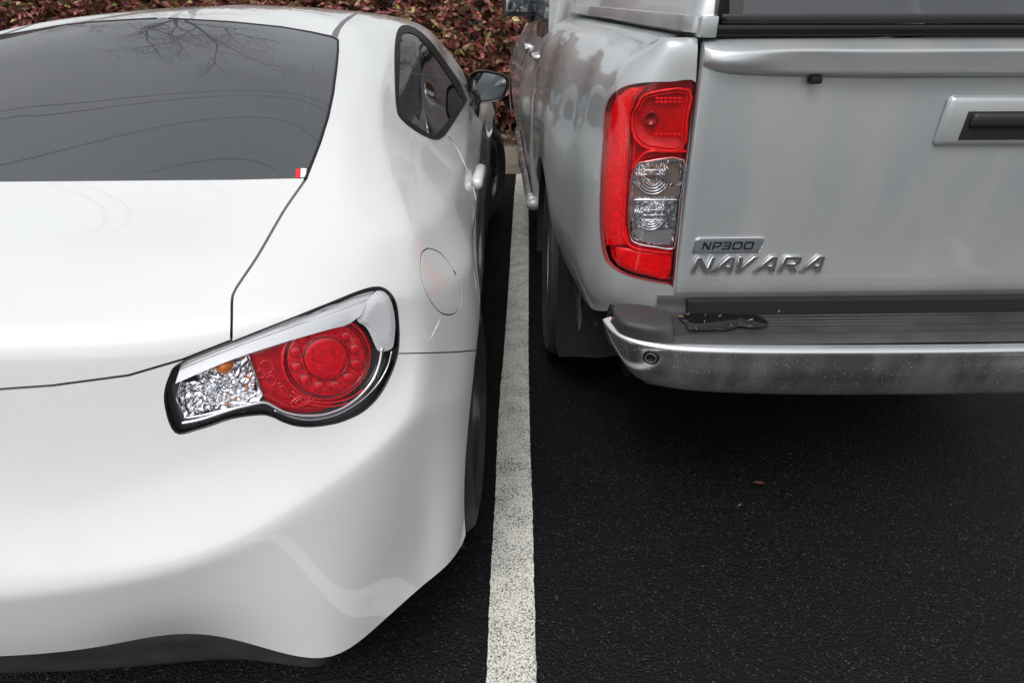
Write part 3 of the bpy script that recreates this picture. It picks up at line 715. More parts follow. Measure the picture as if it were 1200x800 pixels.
# arch liners + underbody (dark)
ub = MB(); ub.box((XC, 2.75, .22), (1.35, 3.4, .06)); ub.box((XC, 1.15, .45), (1.1, .7, .4)); ub.box((XC, 2.55, .35), (1.6, 1.9, .2)); ub.box((XC, 3.9, .45), (1.1, 1.0, .4)); ub.build('underbody', M['gap'], car, smooth=False)
for yc, ar in ((1.27, .38), (3.87, .36)):
  for sd_ in (1, -1):
    l = MB(); vs = []; fs = []
    for x in (.60, .862 if yc < 2 else .775):
        for a in np.linspace(-.35, math.pi+.35, 25): vs.append((XC+sd_*x, yc+ar*math.cos(a), .325+ar*math.sin(a)))
    for i in range(24): fs.append((i, i+1, 26+i, 25+i))
    l.add(vs, fs); l.build('arch_liner', M['gap'], car)
# ============================================================ silver pickup
TY = R(2.5); TO = Vector((.075, 1.25, 0)); TR = Matrix.Rotation(TY, 4, 'Z'); TRI = Matrix.Rotation(-TY, 4, 'Z')
def t2w(p): return TR @ Vector(p)+TO
def w2t(p): return TRI @ (Vector(p)-TO)
TT = (w2t, t2w); XM = .925
truck = empty('pickup_truck', t2w((XM, 2.4, 0)), 'dusty silver pickup truck with canopy and chrome rear bumper, right of the painted line', 'pickup truck')
def twb(bm, T=True):
    nb = mirror_bm(bm, XM, TT if T else None); return join_bm(bm, nb)
def tmesh(mb):
    return mesh([t2w(v) for v in mb.v], mb.f)
def tput(name, mb, m, parent=truck, smooth=True, au=None):
    me = tmesh(mb); me.polygons.foreach_set('material_index', mb.mi); o = link(name, me, m, parent, smooth)
    if au: sharp(o, au)
    return o
def tmirror(o_mb):     # mirrored copy of a local MB
    m = MB(); m.v = [Vector((2*XM-v.x, v.y, v.z)) for v in o_mb.v]; m.f = [f[::-1] for f in o_mb.f]; m.mi = list(o_mb.mi); return m
def P_y(p): return (p.x, p.z)
# ---- bed side with the rear corner
plan = [(.300,.0),(.21,.002),(.150,.022),(.112,.07),(.090,.15),(.078,.28),(.066,.44),(.050,.60),(.038,.78),(.034,.95),(.034,1.12),(.034,1.30),(.032,1.42),(.032,1.5)]
zs   = [.56, .66, .78, .90, 1.02, 1.11, 1.165, 1.205, 1.236, 1.243]
zin  = [.012, .004, .0, .0, .004, .012, .024, .060, .135, .185]
flare= [.0, .0, .0, .004, .016, .026, .03, .02, .0, .0]
g = []
for k, (x, y) in enumerate(plan):
    row = []
    for r, z in enumerate(zs):
        zb = [.645,.642,.632,.605,.58,.567,.56,.56,.56,.56,.56,.56,.56,.56][k] if r == 0 else z
        if r == 1: zb = max(z, zb+.03) if k < 3 else z
        inn = zin[r]; fl = flare[r]*(1 if k in (6,7,8,9,10) else .45)
        if k <= 1: p = (x-(z-.9)*.03, y+[.003,.001,0,0,.001,.003,.005,.008,.016,.03][r], zb)
        elif k == 2: p = (x+inn*.35, y+inn*.35, zb)
        elif k == 3: p = (x+inn*.75, y+inn*.3, zb)
        else: p = (x+inn*(1 if r < 8 else .95)+fl, y, zb+(.012*min(1,(k-4)/6) if r > 7 else 0))
        if r == 0 and k >= 2: p = (p[0]+.02, p[1]+(.01 if k < 4 else 0), p[2])
        row.append(p)
    g.append(row)
G2 = np.array(g, float); G2 = refine(refine(G2, 1, .016), 0, .016); G2 = smooth_grid(G2, 5)
Gw = np.array([[t2w(p) for p in row] for row in G2])
tb = grid_bm(Gw)
q = min(tb.faces, key=lambda f: (f.calc_center_median()-t2w((.05,.5,.9))).length)
if q.normal.x > 0: bmesh.ops.reverse_faces(tb, faces=tb.faces[:]); tb.normal_update()
ST = Surf(tb)
TL = cr_curve([(815.5,96.5),(785,96),(755,97),(732,101.5),(717,112),(709.5,129),(707,161),(703.5,216),(703,262),(706,293),(714,310),(732,321.5),(755,328),(784,333),(789,333),(794,283),(803,200),(811,135)], 4, True)
take(tb, cut(tb, [(818,20),(817.5,60),(815.5,97),(802,220),(791,333),(789,352),(786,372),(786,400),(880,400),(900,20)])).free()
tlb = take(tb, cut(tb, TL))
take(tb, cut(tb, cr_curve([(814+7,90),(816,150),(805,240),(790,345),(830,345),(840,90)], 1, True))).free() if False else None
circ = [(2.2+.425*math.cos(a), .375+.425*math.sin(a)) for a in np.linspace(0, 2*math.pi, 61)[:-1]]
take(tb, cut(tb, circ, 'x')).free()
# quarter seam beside the flare bottom
take(tb, cut(tb, ribbon(dense([(661,334),(672,337),(684,345),(698,360)], 6, False), 1.0))).free()
rim_in(tb, .012)
bed = link('bed_side', bm_mesh(tb), M['silver'], truck)
bm_ = bmesh.new(); bm_.from_mesh(bed.data); bmesh.ops.transform(bm_, matrix=Matrix.Translation(worldloc(bed)), verts=bm_.verts[:])
# ---- tail light
def ttwin(build):
    for side in (1, -1):
        def put(name, vs, fs, m, parent=None, sm=True):
            if side < 0: vs = [t2w(Vector((2*XM-(q := w2t(v)).x, q.y, q.z))) for v in vs]; fs = [tuple(f)[::-1] for f in fs]
            return link(name, mesh(vs, fs), m, parent, sm)
        build(put, side)
hb = offset_bm(tlb.copy(), -.03); HBv, HBf = bmdata(hb)
TLc = shrink(TL, 3.0)
UPP = cr_curve([(760,110),(808,106),(806,140),(801,176),(768,176),(753,172),(742,160),(739.5,139),(748,120)], 3, True)
CLR = cr_curve([(756,190),(801,187.5),(798,232),(792,283),(787,292),(770,290),(748,286),(738,277),(737,242),(741,205),(747,193)], 3, True)
LOW = cr_curve([(719,291),(735,293),(760,297),(786,298),(783,328),(757,323),(735,316),(723,306)], 3, True)
LEFT = [(731,103.5),(717.5,113.5),(711.5,130),(708.5,161),(705,217),(704.5,262),(708,288)]
LEFT2 = [(756,101),(744,114),(737,132),(735,160),(733,200),(731,262),(738,287)]
def tl_lamp(put, side):
    t = put('tail_light', HBv, HBf, M['red_dark'], truck)
    # outer translucent-looking red shell (everything but the clear window), slightly crowned
    shell = tlb.copy(); keep = shell
    hole = take(shell, cut(shell, CLR)); hole.free()
    bm2 = offset_bm(shell, .002); v, f = bmdata(bm2); put('lens', v, f, M['tl_cover'], t)
    v, f = ST.fill(shrink(TL, 1.0), lambda t_, k: -.022, 14, (757,215)); put('reflector', v, f, M['red'], t)
    mb = MB()
    def loop(poly, h, r, m_=mb):
        p = [ST.at(*q) for q in poly]; m_.tube([a+n*h for a, n in p]+[p[0][0]+p[0][1]*h], r, n=6, caps=False)
    loop(UPP, -.006, .0030); loop(shrink(UPP, 4), -.008, .0012)
    v, f = ST.strip(LEFT, LEFT2, lambda t_, s: -.008+.005*math.sin(t_*math.pi), 8); mb.add(v, f)
    mb.tube([ST.at(*q)[0]+ST.at(*q)[1]*-.006 for q in cr_curve([(745,104),(737,122),(733,150),(731,190),(728,230),(727,268),(738,289),(760,295),(787,298)], 4)], .0036, n=8)
    mb.tube([ST.at(*q)[0]+ST.at(*q)[1]*-.006 for q in cr_curve([(806,178),(780,178),(762,178),(752,183),(738,200)], 4)], .003, n=8)
    v, f = ST.fill(dense(LOW, 3), lambda t_, k: -.009+.003*min(1, t_*6), 8); mb.add(v, f)
    rr = random.Random(8)
    for i in range(6):     # stepped prisms behind the upper lens
        for j in range(3):
            q = (770+i*5.6, 116+j*4.4+ (34 if j > 1 else 0))
            if (q[0]-764)**2+(q[1]-140)**2 < 150: continue
            p, n = ST.at(*q); mb.box(p-n*.0095, (.0075, .003, .0050), bev=.0012)
    put('red_optics', mb.v, mb.f, M['red_bright'], t)
    mb = MB(); v, f = ST.fill(UPP, lambda t_, k: -.0085-.010*min(1, t_*3), 8); mb.add(v, f); put('stop_lamp_bowl', mb.v, mb.f, M['red'], t)
    mb = MB(); p, n = ST.at(763,140); T_ = n.to_track_quat('Z', 'Y').to_matrix().to_4x4()
    mb.lathe([(-.006,.0155),(-.001,.0150),(.001,.012),(-.004,.010),(-.005,.0005)], p-n*.008, 'Z', 24, T=T_); put('bulb', mb.v, mb.f, M['red_dark'], t)
    # clear window: chrome frame, stepped reflector, bulbs, divider
    o = ST.fill(dense(CLR, 3), lambda t_, k: -.016, 12, (767,240)); vs, fs = o
    vs = [p_+ST.at(*proj(p_))[1]*(.0009*math.sin(proj(p_)[0]*.9)+rr.uniform(-.0004, .0004)) for p_ in vs]
    w_ = put('clear_window', vs, fs, M['lamp_chrome'], t)
    for p_ in w_.data.polygons: p_.use_smooth = False
    mb = MB(); loop(CLR, -.001, .0024, mb); put('frame', mb.v, mb.f, M['lamp_chrome'], w_)
    mb = MB()
    for (cx_, cy_, rx) in ((765,208,11), (762,252,10)):
        for k_ in range(4):
            p = [ST.at(cx_+rx*(1+.3*k_)*math.cos(a), cy_+rx*(1+.3*k_)*math.sin(a)) for a in np.linspace(-.6, 3.4, 18) if cx_+rx*(1+.3*k_)*math.cos(a) < 795 and cx_+rx*(1+.3*k_)*math.cos(a) > 742]
            if len(p) > 3: mb.tube([a+n_*-.010 for a, n_ in p], .0012, n=6)
    for yy in (201, 206, 248, 254, 260): 
        p = [ST.at(x_, yy) for x_ in np.linspace(752, 782, 8)]; mb.tube([a+n_*-.0115 for a, n_ in p], .0013, n=6)
    for xx in (770, 775, 780): 
        p = [ST.at(xx, y_) for y_ in np.linspace(194, 226, 8)]; mb.tube([a+n_*-.0105 for a, n_ in p], .0011, n=6)
    p = [ST.at(x_, 235.5) for x_ in np.linspace(740, 797, 12)]; mb.tube([a+n_*-.008 for a, n_ in p], .0028, n=6)
    put('reflector_relief', mb.v, mb.f, M['lamp_chrome'], w_)
    v, f = ST.fill(dense([(742,222),(756,216),(770,221),(797,219),(797,233),(740,233)], 3), lambda t_, k: -.0125, 5); put('painted_reflection', v, f, M['brown_refl'], w_)  # dull coloured patches here and below stand in for reflections inside the lamp
    v, f = ST.fill(dense([(783,194),(798,192),(797,216),(783,217)], 3), lambda t_, k: -.0122, 4); put('painted_reflection', v, f, M['brown_refl'], w_)
    v, f = ST.fill(dense([(741,272),(755,268),(775,272),(791,270),(786,289),(768,288),(749,284)], 3), lambda t_, k: -.0128, 4); put('painted_reflection', v, f, M['grey_refl'], w_)
    mb = MB(); 
    for (bx_, by_), m2, rad_ in (((763,206), 'brown_refl', .0115), ((760,250), 'grey_refl', .009)):
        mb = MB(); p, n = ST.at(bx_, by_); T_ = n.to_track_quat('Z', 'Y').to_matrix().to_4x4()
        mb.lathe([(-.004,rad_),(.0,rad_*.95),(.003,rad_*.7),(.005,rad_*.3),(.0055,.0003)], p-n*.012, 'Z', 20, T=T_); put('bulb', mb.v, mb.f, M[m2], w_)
    mb = MB()
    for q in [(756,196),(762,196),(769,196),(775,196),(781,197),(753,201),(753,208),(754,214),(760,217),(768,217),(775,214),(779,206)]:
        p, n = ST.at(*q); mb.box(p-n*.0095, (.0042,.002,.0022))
        put('amber_glint', mb.v, mb.f, M['amber'], w_); mb = MB()  # glints modelled as tiny amber blocks around the bulb
    hb_ = ST.fill(CLR, lambda t_, k: .002, 6, (767,240)); put('cover', hb_[0], hb_[1], M['clear'], w_)
    mb = MB(); p = [ST.at(*q) for q in TL]; mb.tube([a+n_*-.003 for a, n_ in p]+[p[0][0]], .0011, n=6, caps=False); put('seal', mb.v, mb.f, M['red_dark'], t)
M['tl_cover'] = glassmat('red_outer_lens', (1, .50, .50), .97, base=(.3,.01,.01))
M['mud'] = mat('dried_mud', (.06,.065,.062), .8, nscale=70, namt=.4); M['brown_refl'] = mat('lamp_brown_reflection', (.16,.12,.10), .25, coat=.6); M['grey_refl'] = mat('lamp_grey_reflection', (.28,.28,.29), .2, coat=.6, metal=.4)
ttwin(tl_lamp)
b2 = mirror_bm(bm_, XM, TT); link('bed_side', bm_mesh(b2), M['silver'], truck); bm_.free()
# closing column between bed side and tailgate (dark), bed floor, inner walls
for side in (1, -1):
    c_ = MB(); c_.box((.30,.055,.93), (.05,.06,.58)); c_.box((.30,.8,.8),(.04,1.45,.85)); c_ = c_ if side > 0 else tmirror(c_); tput('bed_inner', c_, M['gap'], smooth=False)
ub = MB(); ub.box((XM, .72, .66), (1.2, 1.5, .05)); ub.box((XM, .16, .62), (1.0, .1, .2)); ub.box((XM, 2.7, .52), (1.5, 4.2, .14)); ub.box((XM,4.2,.75),(1.2,1.1,.4)); tput('underbody', ub, M['gap'], smooth=False)
# ---- tailgate
prof = [(.045,.684),(.010,.684),(.003,.692),(.0,.70),(-.002,.76),(-.003,.85),(-.004,.95),(-.004,1.05),(-.003,1.13),(-.002,1.17),(.002,1.215),(.006,1.234)]
xs_ = [.286,.290,.296,.32,.45,.65,.85]; xs_ += [2*XM-x for x in xs_[::-1]]
g = [[(x-(z-.9)*.03*(1 if x < XM else -1)*(1 if abs(x-XM) > .5 else .3), y+(.016 if i in (0, len(xs_)-1) else .004 if i in (1, len(xs_)-2) else 0), z) for (y, z) in prof] for i, x in enumerate(xs_)]
Gt = refine(refine(np.array(g, float), 1, .02), 0, .04); b_ = grid_bm(np.array([[t2w(p) for p in r_] for r_ in Gt]))
tg = link('tailgate', bm_mesh(b_), M['silver'], truck); tg.data = recalc(tg.data)
lip = [[(.277,.04,1.238),(.277,.015,1.236),(.277,-.004,1.226),(.278,-.008,1.214),(.278,-.006,1.203),(.279,-.001,1.196)],
       [(.288,.04,1.239),(.288,.012,1.237),(.288,-.014,1.222),(.288,-.020,1.207),(.288,-.013,1.196),(.288,-.001,1.189)],
       [(.40,.04,1.242),(.40,.010,1.239),(.40,-.031,1.223),(.40,-.029,1.206),(.40,-.022,1.184),(.40,-.001,1.176)],
       [(.55,.04,1.243),(.55,.008,1.239),(.55,-.036,1.224),(.55,-.032,1.206),(.55,-.027,1.181),(.55,-.001,1.172)],
       [(.75,.04,1.243),(.75,.008,1.239),(.75,-.036,1.224),(.75,-.032,1.206),(.75,-.027,1.180),(.75,-.001,1.171)]]
lip += [[(2*XM-x, y, z) for (x, y, z) in r_] for r_ in lip[::-1]]
Gl = refine(refine(np.array(lip, float), 1, .004, breaks=(2,4)), 0, .03); Gl = smooth_grid(Gl, 1); b_ = grid_bm(np.array([[t2w(p) for p in r_] for r_ in Gl])); o = link('top_lip', bm_mesh(b_), M['silver'], tg); recalc(o.data)
k_ = MB(); k_.box((.505,-.014,1.170), (.022,.02,.014), bev=.003); tput('rubber_stop', k_, M['rubber'], tg)
# central handle of the tailgate
k_ = MB(); k_.box((XM,-.006,1.09), (.26,.02,.10), bev=.012); hd = tput('handle_plate', k_, M['silver'], tg); k_ = MB(); k_.box((XM,-.0168,1.082), (.17,.004,.056), bev=.0015); rc_ = tput('handle_recess', k_, M['gap'], hd); k_ = MB(); k_.box((XM,-.022,1.094), (.155,.014,.026), bev=.006); tput('handle', k_, M['satin_black'], hd); k_ = MB(); k_.lathe([(0,.0075),(-.003,.0075),(-.004,.005),(-.0035,.0004)], (XM+.105,-.0165,1.088), 'Y', 20); tput('lock', k_, M['badge'], hd)
# ---- badges
def letters(polys, name, m, parent, origin, h, ext, bev, shear=.22, wx=1.0):
    """polys: (dx, [outlines]) in letter units -> one raised mesh per letter on the tailgate"""
    for dx, outs in polys:
        cu_ = bpy.data.curves.new('letter', 'CURVE'); cu_.dimensions = '2D'; cu_.fill_mode = 'BOTH'; cu_.extrude = ext; cu_.bevel_depth = bev; cu_.bevel_resolution = 1; cu_.offset = -bev
        for ol in outs:
            s_ = cu_.splines.new('POLY'); s_.points.add(len(ol)-1); s_.use_cyclic_u = True
            for i, (x, y) in enumerate(ol): s_.points[i].co = ((x*wx+dx+y*shear)*h, y*h, 0, 1)
        ob = bpy.data.objects.new('tmp', cu_); C.objects.link(ob); dg = bpy.context.evaluated_depsgraph_get(); me = bpy.data.meshes.new_from_object(ob.evaluated_get(dg)); bpy.data.objects.remove(ob); 
        for v in me.vertices: v.co = t2w((origin[0]+v.co.x, origin[1]-v.co.z, origin[2]+v.co.y))
        me.materials.clear(); o_ = link(name, me, m, parent, smooth=False)
LN = [[(0,0),(.22,0),(.22,.68),(.72,0),(.98,0),(.98,1),(.76,1),(.76,.32),(.26,1),(0,1)]]
LA = [[(-.16,0),(.12,0),(.28,.22),(.68,.22),(.70,0),(.95,0),(.78,1),(.42,1)], [(.42,.42),(.65,.42),(.60,.80),(.57,.80)]]
LV = [[(.02,1),(.28,1),(.42,.34),(.80,1),(1.08,1),(.48,0),(.22,0)]]
LR = [[(0,0),(.23,0),(.23,.36),(.42,.36),(.72,0),(1.04,0),(.72,.38),(.92,.5),(.97,.85),(.82,1),(0,1)], [(.23,.55),(.66,.55),(.70,.78),(.23,.78)]]
w0 = w2t(W(809,320,Y=1.255)); w1 = w2t(W(809,301.5,Y=1.255)); hh = w1.z-w0.z
letters([(0,LN),(1.40,LA),(2.44,LV),(3.92,LA),(5.22,LR),(6.72,LA)], 'badge_letter', M['badge'], tg, (w0.x+.001, -.0065, w0.z), hh, .0022, .0009, wx=1.14)
a_ = w2t(W(812,297.5,Y=1.255)); c_ = w2t(W(898,280,Y=1.255)); bw, bh = c_.x-a_.x, c_.z-a_.z
def plate(name, cx_, cz_, w_, h_, r_, y0, y1, m, parent, sh=.0):
    pts = []
    for (sx_, sz_, a0) in ((1,1,0),(-1,1,90),(-1,-1,180),(1,-1,270)):
        for a in range(0, 91, 15): pts.append((cx_+sx_*(w_/2-r_)+r_*math.cos(R(a0+a)), cz_+sz_*(h_/2-r_)+r_*math.sin(R(a0+a))))
    n = len(pts); mb = MB(); vs = [(x+sh*(z-cz_), y0, z) for x, z in pts]+[(x+sh*(z-cz_), y1+.001, z) for x, z in pts]+[(cx_+(x-cx_)*.98+sh*(z-cz_), y1, cz_+(z-cz_)*.94) for x, z in pts]
    fs = [tuple(range(2*n, 3*n))[::-1]]
    for i in range(2):
        for k in range(n): fs.append((i*n+k, (i+1)*n+k, (i+1)*n+(k+1) % n, i*n+(k+1) % n))
    mb.add(vs, fs); return tput(name, mb, m, parent, smooth=False)
bc = ((a_.x+c_.x)/2, (a_.z+c_.z)/2)
plate('badge_rim', bc[0], bc[1], bw, bh, .008, -.003, -.0068, M['badge'], tg, .12)
bp_ = plate('badge_plate', bc[0], bc[1], bw-.006, bh-.006, .006, -.0066, -.0075, M['badge_bg'], tg, .12)
SN = [[(0,0),(.18,0),(.18,.66),(.78,0),(1,0),(1,1),(.82,1),(.82,.34),(.22,1),(0,1)]]
SP_ = [[(0,0),(.18,0),(.18,.30),(.72,.30),(1.02,.55),(1.02,1),(0,1)], [(.18,.48),(.64,.48),(.84,.64),(.84,.82),(.18,.82)]]
S3 = [[(0,0),(.9,0),(1.05,.14),(1.05,.86),(.9,1),(0,1),(0,.82),(.84,.82),(.84,.6),(.12,.6),(.12,.42),(.84,.42),(.84,.18),(0,.18)]]
S0 = [[(.15,0),(1.05,0),(1.2,.16),(1.2,.84),(1.05,1),(.15,1),(0,.84),(0,.16)], [(.22,.20),(.98,.20),(.98,.80),(.22,.80)]]
lh = bh*.50; letters([(0,SN),(1.28,SP_),(2.46,S3),(3.72,S0),(5.12,S0)], 'badge_letter', M['ink'], bp_, (bc[0]-lh*3.28, -.0080, bc[1]-lh*.5), lh, .0004, .0001, .12)
# ---- rear bumper
pair = [((711,372),(712.5,388),.668),((716,380),(718,402),.661),((723,387),(729,420.5),.656),((731,392),(744,440),.654),((742,396.5),(760,449),.653),((767,402),(788,455),.653),((796,405),(830,459),.653),((860,407),(890,461.5),.653),((926,407.5),(938,462.5),.653)]
Tt = [w2t(W(*a, Z=z)) for a, b, z in pair]; Bt = []
for (a, b, z), t_ in zip(pair, Tt): Bt.append(w2t(W(*b, Y=t2w(t_).y+.022)))
Tt += [Vector((.72,Tt[-1].y-.004,.653)), Vector((XM,Tt[-1].y-.006,.653))]; Bt += [Vector((.73,Bt[-1].y-.004,Bt[-1].z)), Vector((XM,Bt[-1].y-.005,Bt[-1].z))]
g = []
for i, (a, b) in enumerate(zip(Tt, Bt)):
    o_ = Vector((-1,-.1,0)) if i < 2 else Vector((-.75,-.65,0)) if i < 4 else Vector((-.3,-.95,0)) if i < 5 else Vector((0,-1,0)); hgt = min(1, i/4)
    up_ = Vector((0,0,1))
    rows = [a-o_*.022-up_*.004, a-o_*.006+up_*.0025, a+o_*.006-up_*.003, a.lerp(b,.15)+o_*(.012), a.lerp(b,.5)+o_*(.015*hgt+.006), a.lerp(b,.85)+o_*(.010*hgt+.004), b+o_*.0, b-o_*.03-up_*.004]
    g.append([tuple(r_) for r_ in rows])
g += [[(2*XM-x, y, z) for (x, y, z) in r_] for r_ in g[:-1][::-1]]
Gb = refine(refine(np.array(g, float), 1, .006), 0, .012); Gb = smooth_grid(Gb, 2)
bb_ = grid_bm(np.array([[t2w(p) for p in r_] for r_ in Gb]))
q = min(bb_.faces, key=lambda f: (f.calc_center_median()-t2w((.6,-.2,.58))).length)
if q.normal.y > 0: bmesh.ops.reverse_faces(bb_, faces=bb_.faces[:]); bb_.normal_update()
SB = Surf(bb_); bump = link('rear_bumper', bm_mesh(bb_), M['dull_chrome'], truck)
mb = MB(); p, n = SB.at(763,418.5); T_ = n.to_track_quat('Z', 'Y').to_matrix().to_4x4()
mb.lathe([(-.002,.0185),(.003,.0180),(.0035,.0150),(.0015,.0135),(.001,.0115),(.0035,.0105),(.004,.0075),(.0025,.0070),(.0025,.0002)], p, 'Z', 32, T=T_)
sn = link('parking_sensor', mesh(mb.v, mb.f), M['gloss_black'], bump)
mb = MB(); mb.lathe([(.0036,.0128),(.0044,.0118),(.0036,.0108)], p, 'Z', 32, T=T_); link('ring', mesh(mb.v, mb.f), M['badge_bg'], sn)
# step pad in black plastic: recessed tread with moulded ribs
prof = [(Tt[7].y+.012,.652),(Tt[7].y+.022,.660),(Tt[7].y+.045,.662),(Tt[7].y+.055,.655),(Tt[7].y+.062,.651),(-.05,.650),(-.022,.651),(-.012,.658),(-.005,.672),(.0,.69),(.03,.70)]
g = []
for x, dz, dy in ((.255,0,.0),(.29,0,0),(.45,0,0),(.7,0,0),(XM,0,0)):
    g.append([(x, y, z) for (y, z) in prof])
g += [[(2*XM-x, y, z) for (x, y, z) in r_] for r_ in g[:-1][::-1]]
Gs = refine(refine(np.array(g, float), 1, .006), 0, .02); Gs = smooth_grid(Gs, 1)
b_ = grid_bm(np.array([[t2w(p_) for p_ in r_] for r_ in Gs])); step = link('step_pad', bm_mesh(b_), M['tread'] if 'tread' in M else M['plastic'], bump); recalc(step.data)
for dy_ in (-.036, -.052, -.068, -.084):
    rb = MB(); rb.tube([(.40+.25*(dy_+.1), dy_, .6498), (2*XM-.40, dy_, .6498)], .0024, n=6); tput('tread_rib', rb, M['plastic'], step)
# rain water standing on the tread
wp = [(a_, min(b_, 386.5)) for a_, b_ in cr_curve([(797,370),(812,366.5),(824,363.5),(838,362.5),(842,366.5),(862,368),(885,369),(896,374),(900,381),(884,384),(866,382.5),(851,387),(838,386),(833,390.5),(815,391),(807,385),(803,378),(797,374)], 4, True)]
wz = MB(); c0 = np.mean(wp, axis=0); vs = [w2t(W(*q, Z=.6545)) for q in wp]+[w2t(W(c0[0]+(q[0]-c0[0])*.9, c0[1]+(q[1]-c0[1])*.9, Z=.6562)) for q in wp]; n = len(wp)
wz.add(vs, [(i, (i+1) % n, n+(i+1) % n, n+i) for i in range(n)]+[tuple(range(n, 2*n))]); tput('wet_patch', wz, mat('standing_water_dark', (.008,.008,.009), .06, spec=.5), step)
# corner pads (raised), loft from the body edge over to the chrome bar
bk = [(719,362,.694),(724,361,.697),(745,361.5,.698),(765,364.5,.697),(778,368,.695),(787,374,.690)]
ft = [(720,368,.690),(728,374,.692),(742,378.5,.692),(760,381.5,.692),(775,382.5,.691),(788,383,.688)]
lw = [(715,377,.664),(723,386,.660),(735,393,.656),(757,399,.655),(775,401,.655),(789,402,.655)]
for side in (1, -1):
    g = []
    for i, (a, b, c) in enumerate(zip(bk, ft, lw)):
        A_, B_, C_ = [w2t(W(q_[0], q_[1], Z=q_[2])) for q_ in (a, b, c)]
        A2 = A_+Vector((.01,.03,-.004)); row = [A2, A_, A_.lerp(B_,.5)+Vector((0,0,.002)), B_, B_+Vector((-.001,-.006,-.007)), B_.lerp(C_,.5)+Vector((-.001,-.004,-.001)), C_]
        g.append([tuple(r_) for r_ in row])
    last = g[-1]; g.append([(x+.004, y, z-.006) for (x, y, z) in last]); g.append([(x+.006, y+.0, .640) for (x, y, z) in last])
    g = np.array(g, float)
    if side < 0: g[:, :, 0] = 2*XM-g[:, :, 0]
    Gp = smooth_grid(refine(refine(g, 1, .006), 0, .006, breaks=(5,)), 1)
    o = link('corner_pad', bm_mesh(grid_bm(np.array([[t2w(p_) for p_ in r_] for r_ in Gp]))), M['plastic'], bump); recalc(o.data)
# filler between bumper and body underside
for side in (1, -1):
    f_ = MB(); f_.box((.42,.02,.60),(.28,.2,.07)); f_.box((.21,.02,.62),(.12,.10,.05)); tput('bumper_bracket', f_ if side > 0 else tmirror(f_), M['gap'], smooth=False)
# ---- canopy over the bed
cz = [1.281,1.30,1.42,1.58,1.70,1.765,1.785,1.79]
def cx(x, k): return x
cc = []
for (x, y, ty) in ((XM,.03,1),(.55,.03,1),(.33,.032,1),(.285,.04,.9),(.264,.07,.6),(.258,.2,.1),(.235,.6,0),(.215,1.0,0),(.195,1.5,0)):
    ins = [0,.004,.03,.07,.115,.20,.40,None]; row = []
    for r, z in enumerate(cz):
        yy = y+ty*[0,.005,.05,.12,.18,.26,.45,.6][r]
        xx = XM if ins[r] is None else x+(XM-x)*min(1, ins[r]/(XM-.26)*1.0)
        row.append((xx, yy, z))
    cc.append(row)
Gc = smooth_grid(refine(refine(np.array(cc, float), 1, .03), 0, .03), 2); cbm = grid_bm(Gc)
q = min(cbm.faces, key=lambda f: (f.calc_center_median()-Vector((.25,.6,1.4))).length)
if q.normal.x > 0: bmesh.ops.reverse_faces(cbm, faces=cbm.faces[:]); cbm.normal_update()
swb = take(cbm, cut(cbm, [(.28,1.37),(1.35,1.37),(1.33,1.60),(.42,1.60)], 'x', cond=lambda f: f.normal.x < -.4))
rcd = lambda f: f.normal.y < -.25 and f.calc_center_median().y < .3
rfb = take(cbm, cut(cbm, [(.276,-.1),(2,-.1),(2,.225),(.33,.225)], 'z', cond=rcd))
rwb = take(rfb, cut(rfb, [(.345,.0),(2,.0),(2,.195),(.385,.195)], 'z'))
def fin(bm, T=True):
    bmesh.ops.transform(bm, matrix=Matrix.Translation(TO) @ TR, verts=bm.verts[:]); bm.normal_update(); return bm
for b in (cbm, swb, rwb, rfb): fin(b)
offset_bm(rfb, .003)
cano = link('canopy', bm_mesh(twb(cbm)), M['silver'], truck)
link('canopy_rear_window', bm_mesh(twb(rwb)), M['darkgl'] if 'darkgl' in M else M['tint'], cano)
link('rear_frame', bm_mesh(twb(rfb)), M['satin_black'], cano)
o = mirror_bm(swb, XM, TT); link('canopy_side_window', bm_mesh(swb), M['tint'], cano); link('canopy_side_window', bm_mesh(o), M['tint'], cano)
for side in (1, -1):
    g = []
    for (x, y) in ((.290,.015),(.268,.03),(.262,.10),(.25,.35),(.232,.7),(.212,1.1),(.19,1.5)):
        zb = 1.247+.020*(y/1.5); s_ = .011
        g.append([(x+.02,y+.004,zb+.001),(x-.002,y-.002,zb-.001),(x-s_,y-.003,zb+.004),(x-s_,y-.003,zb+.018),(x-.008,y-.002,zb+.032),(x+.012,y+.004,zb+.035)])
    g = np.array(g, float)
    if side < 0: g[:, :, 0] = 2*XM-g[:, :, 0]
    o = link('base_trim', bm_mesh(grid_bm(np.array([[t2w(p_) for p_ in r_] for r_ in refine(g, 0, .03)]))), M['silver'], cano); recalc(o.data); sharp(o, 30)
    e_ = MB(); e_.box((.280,.045,1.262),(.034,.085,.037), bev=.004, rot=Matrix.Rotation(R(4),4,'Z')); tput('trim_end_cap', e_ if side > 0 else tmirror(e_), M['silver'], cano)
fr_ = MB(); fr_.box((XM,.028,1.256),(1.245,.026,.020), bev=.003); tput('canopy_sill', fr_, M['gloss_black'], cano)
fr_ = MB(); fr_.box((XM,.022,1.2755),(1.235,.020,.016), bev=.003); tput('window_rail', fr_, M['grimy_black'] if 'grimy_black' in M else M['satin_black'], cano)
for side in (1, -1):
    f_ = MB(); f_.tube([(.312,.022,1.268),(.318,.05,1.36),(.34,.12,1.55),(.37,.19,1.68)], .014, n=8); tput('window_post', f_ if side > 0 else tmirror(f_), M['satin_black'], cano)
